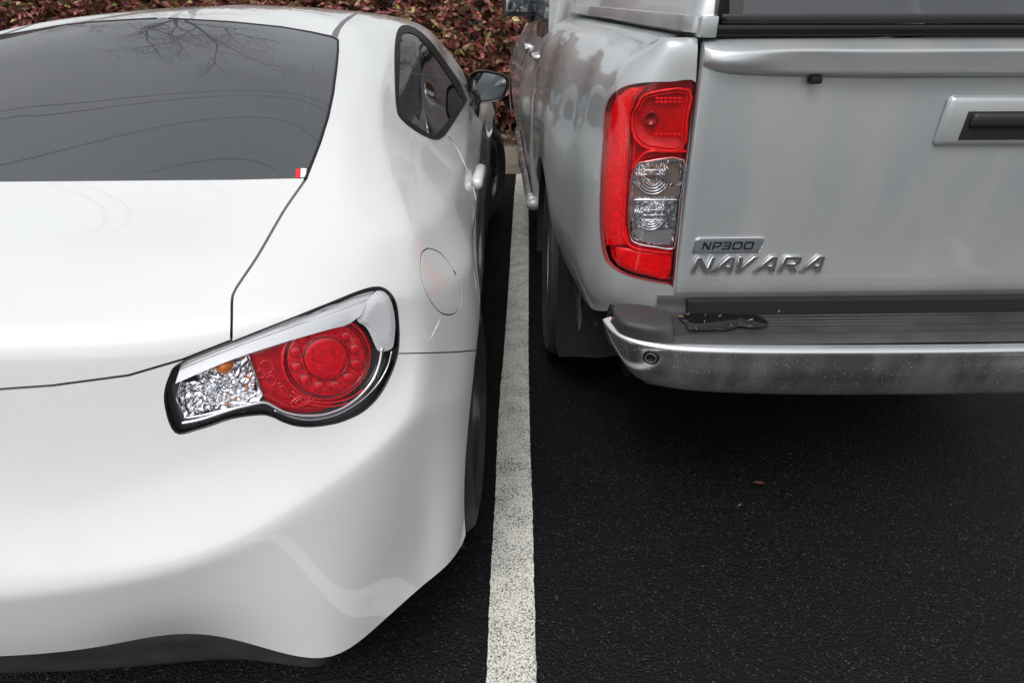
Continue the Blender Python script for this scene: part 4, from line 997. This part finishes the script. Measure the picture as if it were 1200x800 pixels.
# ---- cab
cy = [
 ((1.53,)*10, None),
 ((1.60,)*10, None), ((2.0,)*10, None), ((2.6,)*10, None)]
X0 = [.055,.03,.008,.012,.066,.092,.135,.235,.50,XM]; Z0 = [.42,.58,.78,.94,1.085,1.165,1.42,1.70,1.785,1.80]
tc_ = []
tc_.append([(x+.10 if x < .6 else x, 1.545, z) for x, z in zip(X0, Z0)])
for y in (1.53,1.6,2.0,2.6): tc_.append([(x+(.022 if y < 1.9 and r in (2, 3) else 0), y, z) for r, (x, z) in enumerate(zip(X0, Z0))])
tc_ += [[(.055,3.1,.42),(.03,3.1,.58),(.008,3.1,.78),(.012,3.1,.94),(.06,3.1,1.085),(.09,3.1,1.165),(.14,3.02,1.40),(.24,2.75,1.685),(.5,2.72,1.765),(XM,2.70,1.785)],
 [(.04,3.6,.42),(.01,3.6,.58),(.0,3.6,.78),(.008,3.6,.94),(.05,3.6,1.085),(.085,3.58,1.16),(.14,3.42,1.28),(.22,3.18,1.44),(.5,3.08,1.55),(XM,3.04,1.585)],
 [(.0,3.95,.45),(-.012,3.95,.6),(-.012,3.95,.80),(.005,3.95,.95),(.05,3.92,1.07),(.085,3.85,1.13),(.15,3.75,1.185),(.25,3.62,1.235),(.5,3.5,1.285),(XM,3.45,1.31)],
 [(.0,4.3,.45),(-.012,4.3,.6),(-.012,4.3,.80),(.005,4.3,.94),(.055,4.26,1.045),(.10,4.2,1.09),(.18,4.1,1.13),(.3,4.02,1.16),(.52,3.95,1.19),(XM,3.9,1.205)],
 [(.05,4.72,.42),(.04,4.74,.58),(.04,4.74,.76),(.06,4.70,.90),(.10,4.64,.985),(.16,4.58,1.03),(.24,4.52,1.065),(.35,4.46,1.09),(.55,4.4,1.12),(XM,4.36,1.135)],
 [(.35,4.92,.42),(.34,4.95,.58),(.34,4.94,.74),(.35,4.92,.86),(.36,4.88,.93),(.38,4.83,.98),(.42,4.78,1.01),(.48,4.72,1.04),(.62,4.66,1.065),(XM,4.6,1.08)],
 [(XM,4.96,.42),(XM,5.0,.58),(XM,4.99,.74),(XM,4.97,.86),(XM,4.93,.93),(XM,4.88,.98),(XM,4.83,1.01),(XM,4.78,1.035),(XM,4.72,1.055),(XM,4.68,1.065)]]
Gk = smooth_grid(refine(refine(np.array(tc_, float), 1, .03), 0, .03), 2); kb = grid_bm(Gk)
q = min(kb.faces, key=lambda f: (f.calc_center_median()-Vector((.0,2.6,.8))).length)
if q.normal.x > 0: bmesh.ops.reverse_faces(kb, faces=kb.faces[:]); kb.normal_update()
SDE = lambda f: f.normal.x < -.3
w1_ = take(kb, cut(kb, cr_curve([(1.68,1.20),(2.40,1.20),(2.40,1.60),(2.0,1.61),(1.80,1.57)], 3, True), 'x', cond=SDE))
w2_ = take(kb, cut(kb, [(2.49,1.20),(3.38,1.19),(3.36,1.235),(2.84,1.585),(2.49,1.605)], 'x', cond=SDE))
ws_ = take(kb, cut(kb, [(.27,2.85),(XM+.01,2.83),(XM+.01,3.42),(.5,3.46),(.25,3.58)], 'z', cond=lambda f: f.normal.z > .1 and f.calc_center_median().z > 1.2))
for yy in (1.60, 2.44, 3.46): take(kb, cut(kb, [(yy-.003,.45),(yy+.003,.45),(yy+.003,1.66),(yy-.003,1.66)], 'x', cond=SDE)).free()
circ = [(4.1+.44*math.cos(a), .38+.44*math.sin(a)) for a in np.linspace(0, 2*math.pi, 41)[:-1]]
take(kb, cut(kb, circ, 'x', cond=SDE)).free(); rim_in(kb, .01)
for b in (kb, w1_, w2_, ws_): fin(b)
cab = link('cab', bm_mesh(twb(kb)), M['silver'], truck); link('windscreen', bm_mesh(twb(ws_)), M['tint'], truck)
for b in (w1_, w2_):
    o = mirror_bm(b, XM, TT); link('side_window', bm_mesh(b), M['tint'], truck); link('side_window', bm_mesh(o), M['tint'], truck)
bp2 = MB(); bp2.box((XM,1.545,1.05),(1.66,.02,1.1)); bp2.box((XM,1.56,1.6),(1.35,.02,.3)); tput('cab_back_panel', bp2, M['silver'], smooth=False)
it = MB(); it.box((XM,2.4,.6),(1.55,1.7,.05)); it.box((XM,3.5,1.0),(1.5,.3,.25),bev=.05); it.box((XM,2.0,.95),(1.3,.15,.75),bev=.04); it.box((.55,2.8,.95),(.5,.15,.7),bev=.04); it.box((1.3,2.8,.95),(.5,.15,.7),bev=.04); tput('cabin_lining', it, M['interior'])
for side in (1, -1):
    for hy, hx in ((1.78,.085),(2.56,.080)):
        h = MB(); h.tube([(hx+.01,hy-.075,1.082),(hx-.026,hy-.06,1.085),(hx-.036,hy-.02,1.087),(hx-.036,hy+.03,1.087),(hx-.022,hy+.07,1.087),(hx+.012,hy+.08,1.087)], [.012,.016,.018,.018,.015,.010], n=12); tput('door_handle', h if side > 0 else tmirror(h), M['chrome'], truck)
    # door mirror
    mo = MB(); mo.box((0,0,0),(.24,.10,.20),bev=.04); c_ = w2t(W(611,0,Y=4.05)); mo.v = [v+Vector((c_.x,c_.y,1.335)) for v in mo.v]
    m_o = tput('wing_mirror', mo if side > 0 else tmirror(mo), M['satin_black'], truck)
    mg = MB(); mg.box((c_.x,c_.y-.0505,1.335),(.19,.004,.15),bev=.0015); tput('mirror_glass', mg if side > 0 else tmirror(mg), M['mirrorgl'], m_o)
    ma = MB(); ma.tube([(c_.x+.05,c_.y,1.26),(.12,3.4,1.20)], [.03,.03], n=10); tput('mirror_arm', ma if side > 0 else tmirror(ma), M['satin_black'], m_o)
    # side step: chrome oval tube with tread and end caps
    s_ = MB(); pts = [(.050,y,.455) for y in np.linspace(1.52, 3.42, 20)]; s_.tube(pts, .043, n=18); s_.v = [Vector((v.x,v.y,.455+(v.z-.455)*.62)) for v in s_.v]; ss = tput('side_step', s_ if side > 0 else tmirror(s_), M['dull_chrome'], truck)
    s_ = MB(); s_.box((.062,2.47,.4830),(.05,1.7,.008),bev=.003); tput('tread', s_ if side > 0 else tmirror(s_), M['rubber'], ss)
    for y_, d_ in ((1.52,-1),(3.42,1)):
        e_ = MB(); e_.lathe([(0,.0435),(d_*.012,.0438),(d_*.03,.036),(d_*.038,.018),(d_*.040,.0005)], (.050,y_,.455), 'Y', 20); e_.v = [Vector((v.x,v.y,.455+(v.z-.455)*.68)) for v in e_.v]; tput('end_cap', e_ if side > 0 else tmirror(e_), M['grey_cap'] if 'grey_cap' in M else M['silver'], ss)
    for y_ in (1.8, 3.1):
        e_ = MB(); e_.tube([(.05,y_,.44),(.25,y_,.50)], .02, n=8); tput('bracket', e_ if side > 0 else tmirror(e_), M['gap'], ss)
    # mud flap behind the rear wheel
    g = []
    for i in range(9):
        for j in range(11):
            x = .070+.26*i/8; z = .205+.46*j/10; g.append((x+(.012 if j == 0 and i in (0, 8) else 0)*(1 if i == 0 else -1), .545-.05*(1-j/10)**1.5+.006*math.sin(i*1.1), z))
    f_ = MB(); f_.add([Vector(v) for v in g], [(i*11+j, (i+1)*11+j, (i+1)*11+j+1, i*11+j+1) for i in range(8) for j in range(10)]); f_.add([Vector((v[0], v[1]+.006, v[2])) for v in g], [(i*11+j, i*11+j+1, (i+1)*11+j+1, (i+1)*11+j) for i in range(8) for j in range(10)])
    FLAP = tput('mud_flap', f_ if side > 0 else tmirror(f_), M['rubber'], truck)
    # dried mud prints on the flap
    for poly_ in ([(.125,.50),(.150,.52),(.160,.47),(.150,.42),(.158,.36),(.150,.31),(.140,.36),(.135,.42),(.125,.45)], [(.232,.33),(.262,.40),(.285,.38),(.280,.33),(.292,.30),(.268,.25),(.250,.28)], [(.205,.345),(.215,.35),(.212,.325),(.203,.328)]):
        pts_ = cr_curve(poly_, 4, True); mp_ = MB(); yq = lambda z: .545-.05*(1-(z-.205)/.46)**1.5-.0075
        mp_.add([Vector((x_, yq(z_), z_)) for x_, z_ in pts_]+[Vector((x_, yq(z_)+.003, z_)) for x_, z_ in pts_], [tuple(range(len(pts_)))]+[(i, (i+1) % len(pts_), len(pts_)+(i+1) % len(pts_), len(pts_)+i) for i in range(len(pts_))]); tput('mud_patch', mp_ if side > 0 else tmirror(mp_), M['mud'], FLAP)
    for yc in (.95, 4.1):
        l = MB(); vs = []; fs = []
        for x in (.055, .33):
            for a in np.linspace(-.25, math.pi+.3, 25): vs.append((x, yc+.42*math.cos(a), .375+.42*math.sin(a)))
        for i in range(24): fs.append((i, i+1, 26+i, 25+i))
        vs2 = len(vs); l.add(vs, fs); l.box((.345,yc,.45),(.02,.86,.7)); tput('arch_liner', l if side > 0 else tmirror(l), M['gap'], truck)
        c_ = (.058+.13, yc, .378) if side > 0 else (2*XM-.188, yc, .378)
        wheel(truck, t2w(c_), .378, .255, -1 if side > 0 else 1, M['rim_silver'], 6, .215, steer=0, twin_spoke=False)
# ============================================================ setting
def noise_mat_asphalt():
    m = bpy.data.materials.new('wet_black_asphalt'); m.use_nodes = True; n = m.node_tree; b = n.nodes['Principled BSDF']; geo = n.nodes.new('ShaderNodeNewGeometry')
    v = n.nodes.new('ShaderNodeTexVoronoi'); v.inputs['Scale'].default_value = 300; n.links.new(geo.outputs['Position'], v.inputs['Vector'])
    v2 = n.nodes.new('ShaderNodeTexVoronoi'); v2.inputs['Scale'].default_value = 150; n.links.new(geo.outputs['Position'], v2.inputs['Vector'])
    t = n.nodes.new('ShaderNodeTexNoise'); t.inputs['Scale'].default_value = 2.2; t.inputs['Detail'].default_value = 6; n.links.new(geo.outputs['Position'], t.inputs['Vector'])
    cr_ = n.nodes.new('ShaderNodeValToRGB'); e = cr_.color_ramp.elements
    e[0].position = .0; e[0].color = (.003, .003, .004, 1); e[1].position = 1; e[1].color = (.06, .06, .057, 1)
    x = e.new(.80); x.color = (.0042, .0042, .0054, 1)
    x = e.new(.955); x.color = (.012, .012, .013, 1)
    sp = n.nodes.new('ShaderNodeSeparateColor'); n.links.new(v.outputs['Color'], sp.inputs[0]); n.links.new(sp.outputs[0], cr_.inputs[0])
    n.links.new(cr_.outputs[0], b.inputs['Base Color'])
    mr_ = n.nodes.new('ShaderNodeMapRange'); mr_.inputs[1].default_value = .35; mr_.inputs[2].default_value = .7; mr_.inputs[3].default_value = .62; mr_.inputs[4].default_value = .42
    n.links.new(t.outputs['Fac'], mr_.inputs[0]); n.links.new(mr_.outputs[0], b.inputs['Roughness'])
    ad = n.nodes.new('ShaderNodeMath'); ad.operation = 'ADD'; n.links.new(v.outputs['Distance'], ad.inputs[0]); n.links.new(v2.outputs['Distance'], ad.inputs[1])
    bp = n.nodes.new('ShaderNodeBump'); bp.inputs['Strength'].default_value = .75; bp.inputs['Distance'].default_value = .0022; bp.invert = True
    n.links.new(ad.outputs[0], bp.inputs['Height']); n.links.new(bp.outputs[0], b.inputs['Normal']); b.inputs['Specular IOR Level'].default_value = .2
    return m
def noise_mat_line():
    m = bpy.data.materials.new('worn_white_line_paint'); m.use_nodes = True; n = m.node_tree; b = n.nodes['Principled BSDF']; geo = n.nodes.new('ShaderNodeNewGeometry')
    t = n.nodes.new('ShaderNodeTexNoise'); t.inputs['Scale'].default_value = 200; t.inputs['Detail'].default_value = 6; t.inputs['Roughness'].default_value = .85; n.links.new(geo.outputs['Position'], t.inputs['Vector'])
    t2 = n.nodes.new('ShaderNodeTexNoise'); t2.inputs['Scale'].default_value = 14; t2.inputs['Detail'].default_value = 4; n.links.new(geo.outputs['Position'], t2.inputs['Vector'])
    ma = n.nodes.new('ShaderNodeMath'); ma.operation = 'MULTIPLY_ADD'; ma.inputs[1].default_value = .14; n.links.new(t2.outputs['Fac'], ma.inputs[0]); n.links.new(t.outputs['Fac'], ma.inputs[2])
    cr_ = n.nodes.new('ShaderNodeValToRGB'); e = cr_.color_ramp.elements
    e[0].position = .512; e[0].color = (.03, .03, .028, 1); e[1].position = .55; e[1].color = (.66, .65, .59, 1); x = e.new(.70); x.color = (.86, .84, .77, 1)
    n.links.new(ma.outputs[0], cr_.inputs[0]); n.links.new(cr_.outputs[0], b.inputs['Base Color']); b.inputs['Roughness'].default_value = .6
    bp = n.nodes.new('ShaderNodeBump'); bp.inputs['Strength'].default_value = .6; bp.inputs['Distance'].default_value = .003; n.links.new(t.outputs['Fac'], bp.inputs['Height']); n.links.new(bp.outputs[0], b.inputs['Normal'])
    return m
def sheet(name, x0, x1, y0, y1, z, m, kind='structure'):
    o = link(name, mesh([(x0,y0,z),(x1,y0,z),(x1,y1,z),(x0,y1,z)], [(0,1,2,3)]), m, smooth=False); tag(o, kind=kind); return o
sheet('ground', -300, 300, -300, 300, -.02, mat('earth', (.06,.055,.04), .9, nscale=3, namt=.4))
sheet('car_park_asphalt', -30, 30, -30, 5.36, 0, noise_mat_asphalt())
# the painted line: traced wobbly edges on the ground plane, 4 mm proud
LE = [(569,840),(570,800),(576,660),(580.5,580),(583.5,500),(587,450),(590,420),(594.5,360),(597,320),(600,270),(602.5,230),(604.5,212),(605,204)]
RE = [(630,840),(628.6,800),(626,690),(624,600),(621,510),(620,460),(619.3,420),(619.5,360),(619.5,320),(619.5,270),(619,230),(618.7,212),(618.4,203)]
def ragged(L, a):
    P = [np.array(W(*p, Z=0)) for p in L]; o = []
    for i in range(len(P)-1):
        k = max(2, int(np.linalg.norm(P[i+1]-P[i])/.012))
        for j in range(k): o.append(P[i]+(P[i+1]-P[i])*j/k+np.array((rng.normal(0, a), 0, 0)))
    o.append(P[-1]); return o
A = ragged(LE, .0009); B = ragged(RE, .0009)
ny = 500; ys = np.linspace(max(A[0][1], B[0][1]), 5.14, ny)
ax = np.interp(ys, [p[1] for p in A], [p[0] for p in A]); bx = np.interp(ys, [p[1] for p in B], [p[0] for p in B])
x0, x1, y0 = ax[0], bx[0], ys[0]
vs = [(x0-.02, -1.2, .004), (x1+.02, -1.2, .004)]; fs = []
for i in range(ny): vs += [(ax[i], ys[i], .004), (bx[i], ys[i], .004)]
for i in range(ny): fs.append((2*i, 2*i+1, 2*i+3, 2*i+2))
lm = noise_mat_line()
tag(link('parking_bay_line', mesh(vs, fs), lm, smooth=False), kind='structure')
for dx in (-2.65, 2.75, -5.4, 5.5):
    vs = []; fs = []
    for i, y in enumerate(np.linspace(-.6, 5.12, 200)): vs += [(dx-.055+rng.normal(0,.0012), y, .004), (dx+.055+rng.normal(0,.0012), y, .004)]
    for i in range(199): fs.append((2*i, 2*i+1, 2*i+3, 2*i+2))
    tag(link('parking_bay_line', mesh(vs, fs), lm, smooth=False), kind='structure')
# gutter + kerb
conc = dirty(mat('weathered_concrete', (.17,.145,.112), .85, nscale=8, namt=.3, bump=.6, bscale=140, bdist=.004), dirt=(.10,.085,.065), amount=.8, scale=4, speck=.5, sscale=120)
def profile_x(name, prof, x0, x1, m, seg=60):
    vs = []; fs = []; n = len(prof)
    for i in range(seg+1):
        x = x0+(x1-x0)*i/seg
        for (y, z) in prof: vs.append((x, y+rng.normal(0,.001), z+rng.normal(0,.001)))
    for i in range(seg):
        for k in range(n-1): fs.append((i*n+k, (i+1)*n+k, (i+1)*n+k+1, i*n+k+1))
    return tag(link(name, mesh(vs, fs), m), kind='structure')
profile_x('kerb', [(5.12,.004),(5.16,.006),(5.40,.012),(5.45,.016),(5.49,.06),(5.52,.11),(5.55,.128),(5.60,.134),(5.74,.134),(5.76,.12),(5.77,.0)], -14, 14, conc, 300)
soil = mat('leaf_mulch', (.055,.04,.026), .95, nscale=18, namt=.6, bump=1, bscale=40, bdist=.03)
vs = []; fs = []; nx, nyy = 220, 40
for i in range(nx+1):
    for j in range(nyy+1):
        x = -14+28*i/nx; y = 5.765+3.2*j/nyy; vs.append((x, y, .115+.03*min(1, j/6)+rng.normal(0,.008)))
for i in range(nx):
    for j in range(nyy): fs.append((i*(nyy+1)+j, (i+1)*(nyy+1)+j, (i+1)*(nyy+1)+j+1, i*(nyy+1)+j+1))
tag(link('planting_bed', mesh(vs, fs), soil), kind='structure')
# leaf litter on bed and kerb: stuff
def leafmat(name, cols, rough=.45):
    m = bpy.data.materials.new(name); m.use_nodes = True; n = m.node_tree; b = n.nodes['Principled BSDF']
    g = n.nodes.new('ShaderNodeNewGeometry'); r = n.nodes.new('ShaderNodeValToRGB'); e = r.color_ramp.elements
    e[0].position = 0; e[0].color = (*cols[0], 1); e[1].position = 1; e[1].color = (*cols[-1], 1)
    for i, c in enumerate(cols[1:-1]): x = e.new((i+1)/(len(cols)-1)); x.color = (*c, 1)
    n.links.new(g.outputs['Random Per Island'], r.inputs[0]); n.links.new(r.outputs[0], b.inputs['Base Color']); b.inputs['Roughness'].default_value = rough
    b.inputs['Specular IOR Level'].default_value = .5
    return m
LM = leafmat('nandina_leaves', [(.08,.13,.03),(.34,.07,.07),(.36,.13,.11),(.40,.20,.15),(.28,.06,.06),(.55,.17,.19),(.15,.20,.05),(.24,.10,.07),(.44,.24,.19),(.36,.36,.10)])
LM2 = leafmat('dry_leaf_litter', [(.14,.07,.04),(.22,.13,.07),(.10,.05,.03),(.28,.18,.10),(.05,.03,.02)], .7)
def leaves(centres, dirs, size, vs, fs, wr=.32, droop=.25):
    """one leaf = 4 quads, folded along its midrib and curved"""
    for c, d in zip(centres, dirs):
        L = size*rng.uniform(.65, 1.25); d = d/np.linalg.norm(d); s = np.cross(d, rng.normal(size=3)); s /= np.linalg.norm(s); nrm = np.cross(s, d)
        w_ = L*wr*rng.uniform(.8, 1.2)/2*1.2; k = len(vs)
        pts = []
        for t, ww in ((0, .08), (.35, 1), (.7, .75), (1, .02)):
            m_ = c+d*L*t-nrm*droop*L*t*t; pts += [m_+s*w_*ww+nrm*w_*.25*ww, m_, m_-s*w_*ww+nrm*w_*.25*ww]
        vs += [tuple(p) for p in pts]
        for i in range(3): fs += [(k+3*i, k+3*i+1, k+3*i+4, k+3*i+3), (k+3*i+1, k+3*i+2, k+3*i+5, k+3*i+4)]
vs = []; fs = []
n = 5200; cs = np.c_[rng.uniform(-5, 4, n), 5.50+np.abs(rng.normal(0,.42,n))+.12, np.full(n, .165)]; cs[:, 2] = np.where(cs[:, 1] < 5.76, .142, .165)
ds = np.c_[rng.normal(size=n), rng.normal(size=n), rng.normal(0,.15,n)]
leaves(cs, ds, .045, vs, fs, droop=.1)
tag(link('leaf_litter', mesh(vs, fs), LM2, smooth=False), kind='stuff')
# hedge of separate shrubs
def shrub_mesh(seed, n=18000, hw=.62, depth=.52, ht=1.62):
    global rng; keep = rng; rng = np.random.default_rng(seed); vs = []; fs = []
    ns = n//9; sp = rng.uniform(-1, 1, (ns*3, 3)); r = (np.abs(sp[:,0])**3.2+np.abs(sp[:,1])**3+np.abs(sp[:,2])**5)**(1/3)
    sp = sp[(r < 1) & (r > .45)][:ns]
    lump = 1+.13*np.sin(sp[:,0]*7+seed)+.1*np.sin(sp[:,2]*9+seed*2)
    C0 = np.c_[sp[:,0]*hw*1.08*lump, sp[:,1]*depth*lump, .12+ht*(sp[:,2]*.5+.5)*(1+.05*np.sin(sp[:,0]*9))]
    cs = []; ds = []
    for c, q in zip(C0, sp):
        outd = np.array((q[0]*.6, q[1]*1.2, .35+.5*q[2]))+rng.normal(0,.35,3); outd /= np.linalg.norm(outd)
        for k in range(9):
            t = (k//2)/4; side = np.cross(outd, (0,0,1.)); side /= np.linalg.norm(side)+1e-6; sgn = 1 if k % 2 else -1
            cs.append(c+outd*.11*t+rng.normal(0,.006,3)); dd = outd*(.5+.6*t)+side*sgn*(.9-.5*t)+rng.normal(0,.25,3)+np.array((0,0,-.35)); ds.append(dd)
    leaves(cs, ds, .074, vs, fs, wr=.38)
    rng = keep; return mesh(vs, fs)
bark = mat('shrub_stem_bark', (.07,.05,.035), .9, nscale=30)
def stems(seed):
    r = random.Random(seed); mb = MB()
    for k in range(16):
        x, y = r.uniform(-.3,.3), r.uniform(-.22,.22); p = Vector((x, y, 0)); pts = [p]; d = Vector((x*.5, y*.5, 1)).normalized()
        for i in range(5): d = (d+Vector((r.uniform(-.15,.15), r.uniform(-.15,.15), 0))).normalized(); p = p+d*.26; pts.append(p)
        mb.tube(pts, [.011,.010,.008,.007,.005,.003], n=6)
    return mb
sv = [shrub_mesh(s) for s in (11, 12, 13)]; st_ = [stems(s) for s in (1, 2, 3)]
stm = [mesh(s.v, s.f) for s in st_]
for m_ in sv: m_.materials.append(LM)
for m_ in stm: m_.materials.append(bark); m_.shade_smooth()
xs = np.arange(-8.6, 6.5, 1.02)
for i, x in enumerate(xs):
    e = empty('nandina_shrub', (x, 6.62+rng.uniform(-.06,.06), .12), 'red and green leaved shrub in the clipped hedge behind the kerb', 'shrub', 'shrubs forming the red hedge')
    e.rotation_euler = (0, 0, 0 if i % 2 else math.pi); e.scale = (1, 1, rng.uniform(.94, 1.05))
    for nm, me in (('foliage', sv[i % 3]), ('stem', stm[i % 3])):
        o = bpy.data.objects.new(nm, me); C.objects.link(o); o.parent = e

# dark green board fence, added so the gaps in the hedge stay dark
fe = empty('backing_fence', (0, 7.9, 0), 'dark green board fence added as a dark backing behind the hedge', 'fence')
fm = mat('dark_green_fence_paint', (.006,.014,.012), .6, nscale=5, namt=.35)
mb = MB()
for i, x in enumerate(np.arange(-13.5, 13.5, .152)): mb.box((x, 7.9+rng.normal(0,.003), 1.05), (.145, .02, 1.9))
mb.build('board_panel', fm, fe, smooth=False)
for x in np.arange(-13.5, 13.6, 2.7):
    mb = MB(); mb.box((x, 7.95, 1.0), (.1, .1, 2.05), bev=.005); mb.build('post', fm, fe, smooth=False)

# ---- bare tree behind the fence and overhead lines (they show in the coupe's rear window)
def bare_tree(x, y, h, seed, label):
    e = empty('bare_tree', (x, y, 0), label, 'tree'); r = random.Random(seed); mb = MB(); tw = MB()
    def grow(p, d, L, rad, lev):
        pts = [p]; n = 5
        for i in range(n):
            d = (d+Vector((r.gauss(0,.14), r.gauss(0,.14), r.gauss(.03,.09)))).normalized(); p = p+d*L/n; pts.append(p)
        (mb if lev < 3 else tw).tube(pts, [rad*(1-.55*i/n) for i in range(n+1)], n=8 if lev < 2 else 4, caps=False)
        if lev >= 6: return
        for k in range(3 if lev < 3 else 4):
            q = pts[r.choice([2,3,4,5,5])]; a = Vector((r.gauss(0,1), r.gauss(0,1), r.gauss(.1,.6))).normalized()
            grow(q, (d*.75+a*.75).normalized(), L*r.uniform(.60,.78), rad*.52, lev+1)
    grow(Vector((x, y, 0)), Vector((0, 0, 1)), h*.30, .15, 0)
    bk_ = mat('tree_bark', (.09,.075,.06), .9, nscale=9, bump=.6, bscale=30, bdist=.01)
    mb.build('trunk', bk_, e); tw.build('twigs', bk_, e); return e
bare_tree(-4.4, 11.0, 11.5, 5, 'leafless tree rising behind the hedge left of the parked coupe')
bare_tree(3.8, 12.5, 10.5, 9, 'leafless tree rising behind the hedge beyond the pickup')
pole_m = mat('weathered_pole_timber', (.13,.11,.09), .9, nscale=12)
for px_, lb_ in ((-24, 'timber power pole at the left end of the overhead lines'), (22, 'timber power pole at the right end of the overhead lines')):
    pe = empty('utility_pole', (px_, 7.2+.2*px_, 0), lb_, 'power pole'); mb = MB(); mb.tube([(px_, 7.2+.2*px_, 0), (px_, 7.2+.2*px_, 9)], [.15,.11], n=16); mb.build('pole', pole_m, pe); mb = MB(); mb.box((px_, 7.2+.2*px_, 8.3), (.12, 3.8, .12), bev=.01); mb.build('crossarm', pole_m, pe)
cm_ = mat('cable_black', (.02,.02,.02), .5)
for i, (dy, z) in enumerate(((-1.2,8.4),(.1,8.4),(1.3,8.4),(1.65,8.4))):
    mb = MB(); pts = []
    for t in np.linspace(0, 1, 40): px_ = -24+46*t; pts.append((px_, 7.2+.2*px_+dy, z-1.0*4*t*(1-t)*.6))
    mb.tube(pts, .016, n=6); tag(mb.build('power_line', cm_), ['overhead cable nearest the parking bays', 'overhead cable second nearest the parking bays', 'overhead cable second nearest the hedge', 'overhead cable nearest the hedge'][i], 'cable', 'overhead cables strung between the timber poles')
# ---- small litter
def leaf_obj(loc, size, rot, label, m, nm='fallen_leaf', cat='leaf', group=None):
    mb = MB(); n = 7; vs = []
    for i in range(n):
        t = i/(n-1); w_ = size*.24*math.sin(math.pi*min(1, t*.95+.03))
        for s_ in (-1, 0, 1): vs.append(Vector((t*size-size/2, s_*w_, .003+.006*abs(s_)*(.5+t*.5)+.01*t*t*size/.05)))
    vs = [Matrix.Rotation(rot, 3, 'Z') @ v+Vector(loc) for v in vs]; vs2 = [v+Vector((0,0,.0006)) for v in vs]
    fs = [(i*3+j, (i+1)*3+j, (i+1)*3+j+1, i*3+j+1) for i in range(n-1) for j in range(2)]; k = len(vs)
    mb.add(vs+vs2, [f[::-1] for f in fs]+[tuple(k+i for i in f) for f in fs]); o = mb.build(nm, m); return tag(o, label, cat, group)
lfm = mat('rust_brown_leaf', (.10,.035,.02), .5, nscale=60, namt=.4)
leaf_obj(W(889,568,Z=0), .030, -.5, 'rust brown leaf lying on the black asphalt behind the pickup', lfm)
leaf_obj(W(866,594,Z=0), .014, .4, 'tiny rusty leaf scrap on the asphalt below the larger leaf', lfm)
straw = mat('straw_fragment', (.34,.20,.10), .6)
rr = random.Random(3)
for (u, v, sz, a) in ((797,374,.012,-.6),(806,371,.006,.2),(825,380,.005,1),(843,373,.006,.1),(879,378,.010,-.1),(815,388,.005,2),(856,384,.004,.7),(826,372,.004,1.4),(912,368,.006,.5)):
    p = W(u, v, Z=.657); leaf_obj(p, sz, a, 'dry leaf crumb lying on the black bumper step of the pickup', straw, 'leaf_fragment', 'leaf litter', 'dry leaf crumbs scattered over the bumper step')

# loose grit on the asphalt
vs = []; fs = []
for k in range(450):
    x = rng.uniform(-2.5, 3); y = rng.uniform(.2, 5); r_ = rng.uniform(.0006, .0022); b0 = len(vs)
    for d in ((1,0,0),(-.4,.9,0),(-.5,-.8,0),(0,0,1.1)): vs.append((x+d[0]*r_*rng.uniform(.7,1.3), y+d[1]*r_*rng.uniform(.7,1.3), .0015+d[2]*r_))
    fs += [(b0,b0+1,b0+3),(b0+1,b0+2,b0+3),(b0+2,b0,b0+3)]
tag(link('grit', mesh(vs, fs), leafmat('pale_grit', [(.05,.05,.05),(.22,.21,.19),(.10,.09,.08),(.4,.38,.34)], .7), smooth=False), kind='stuff')
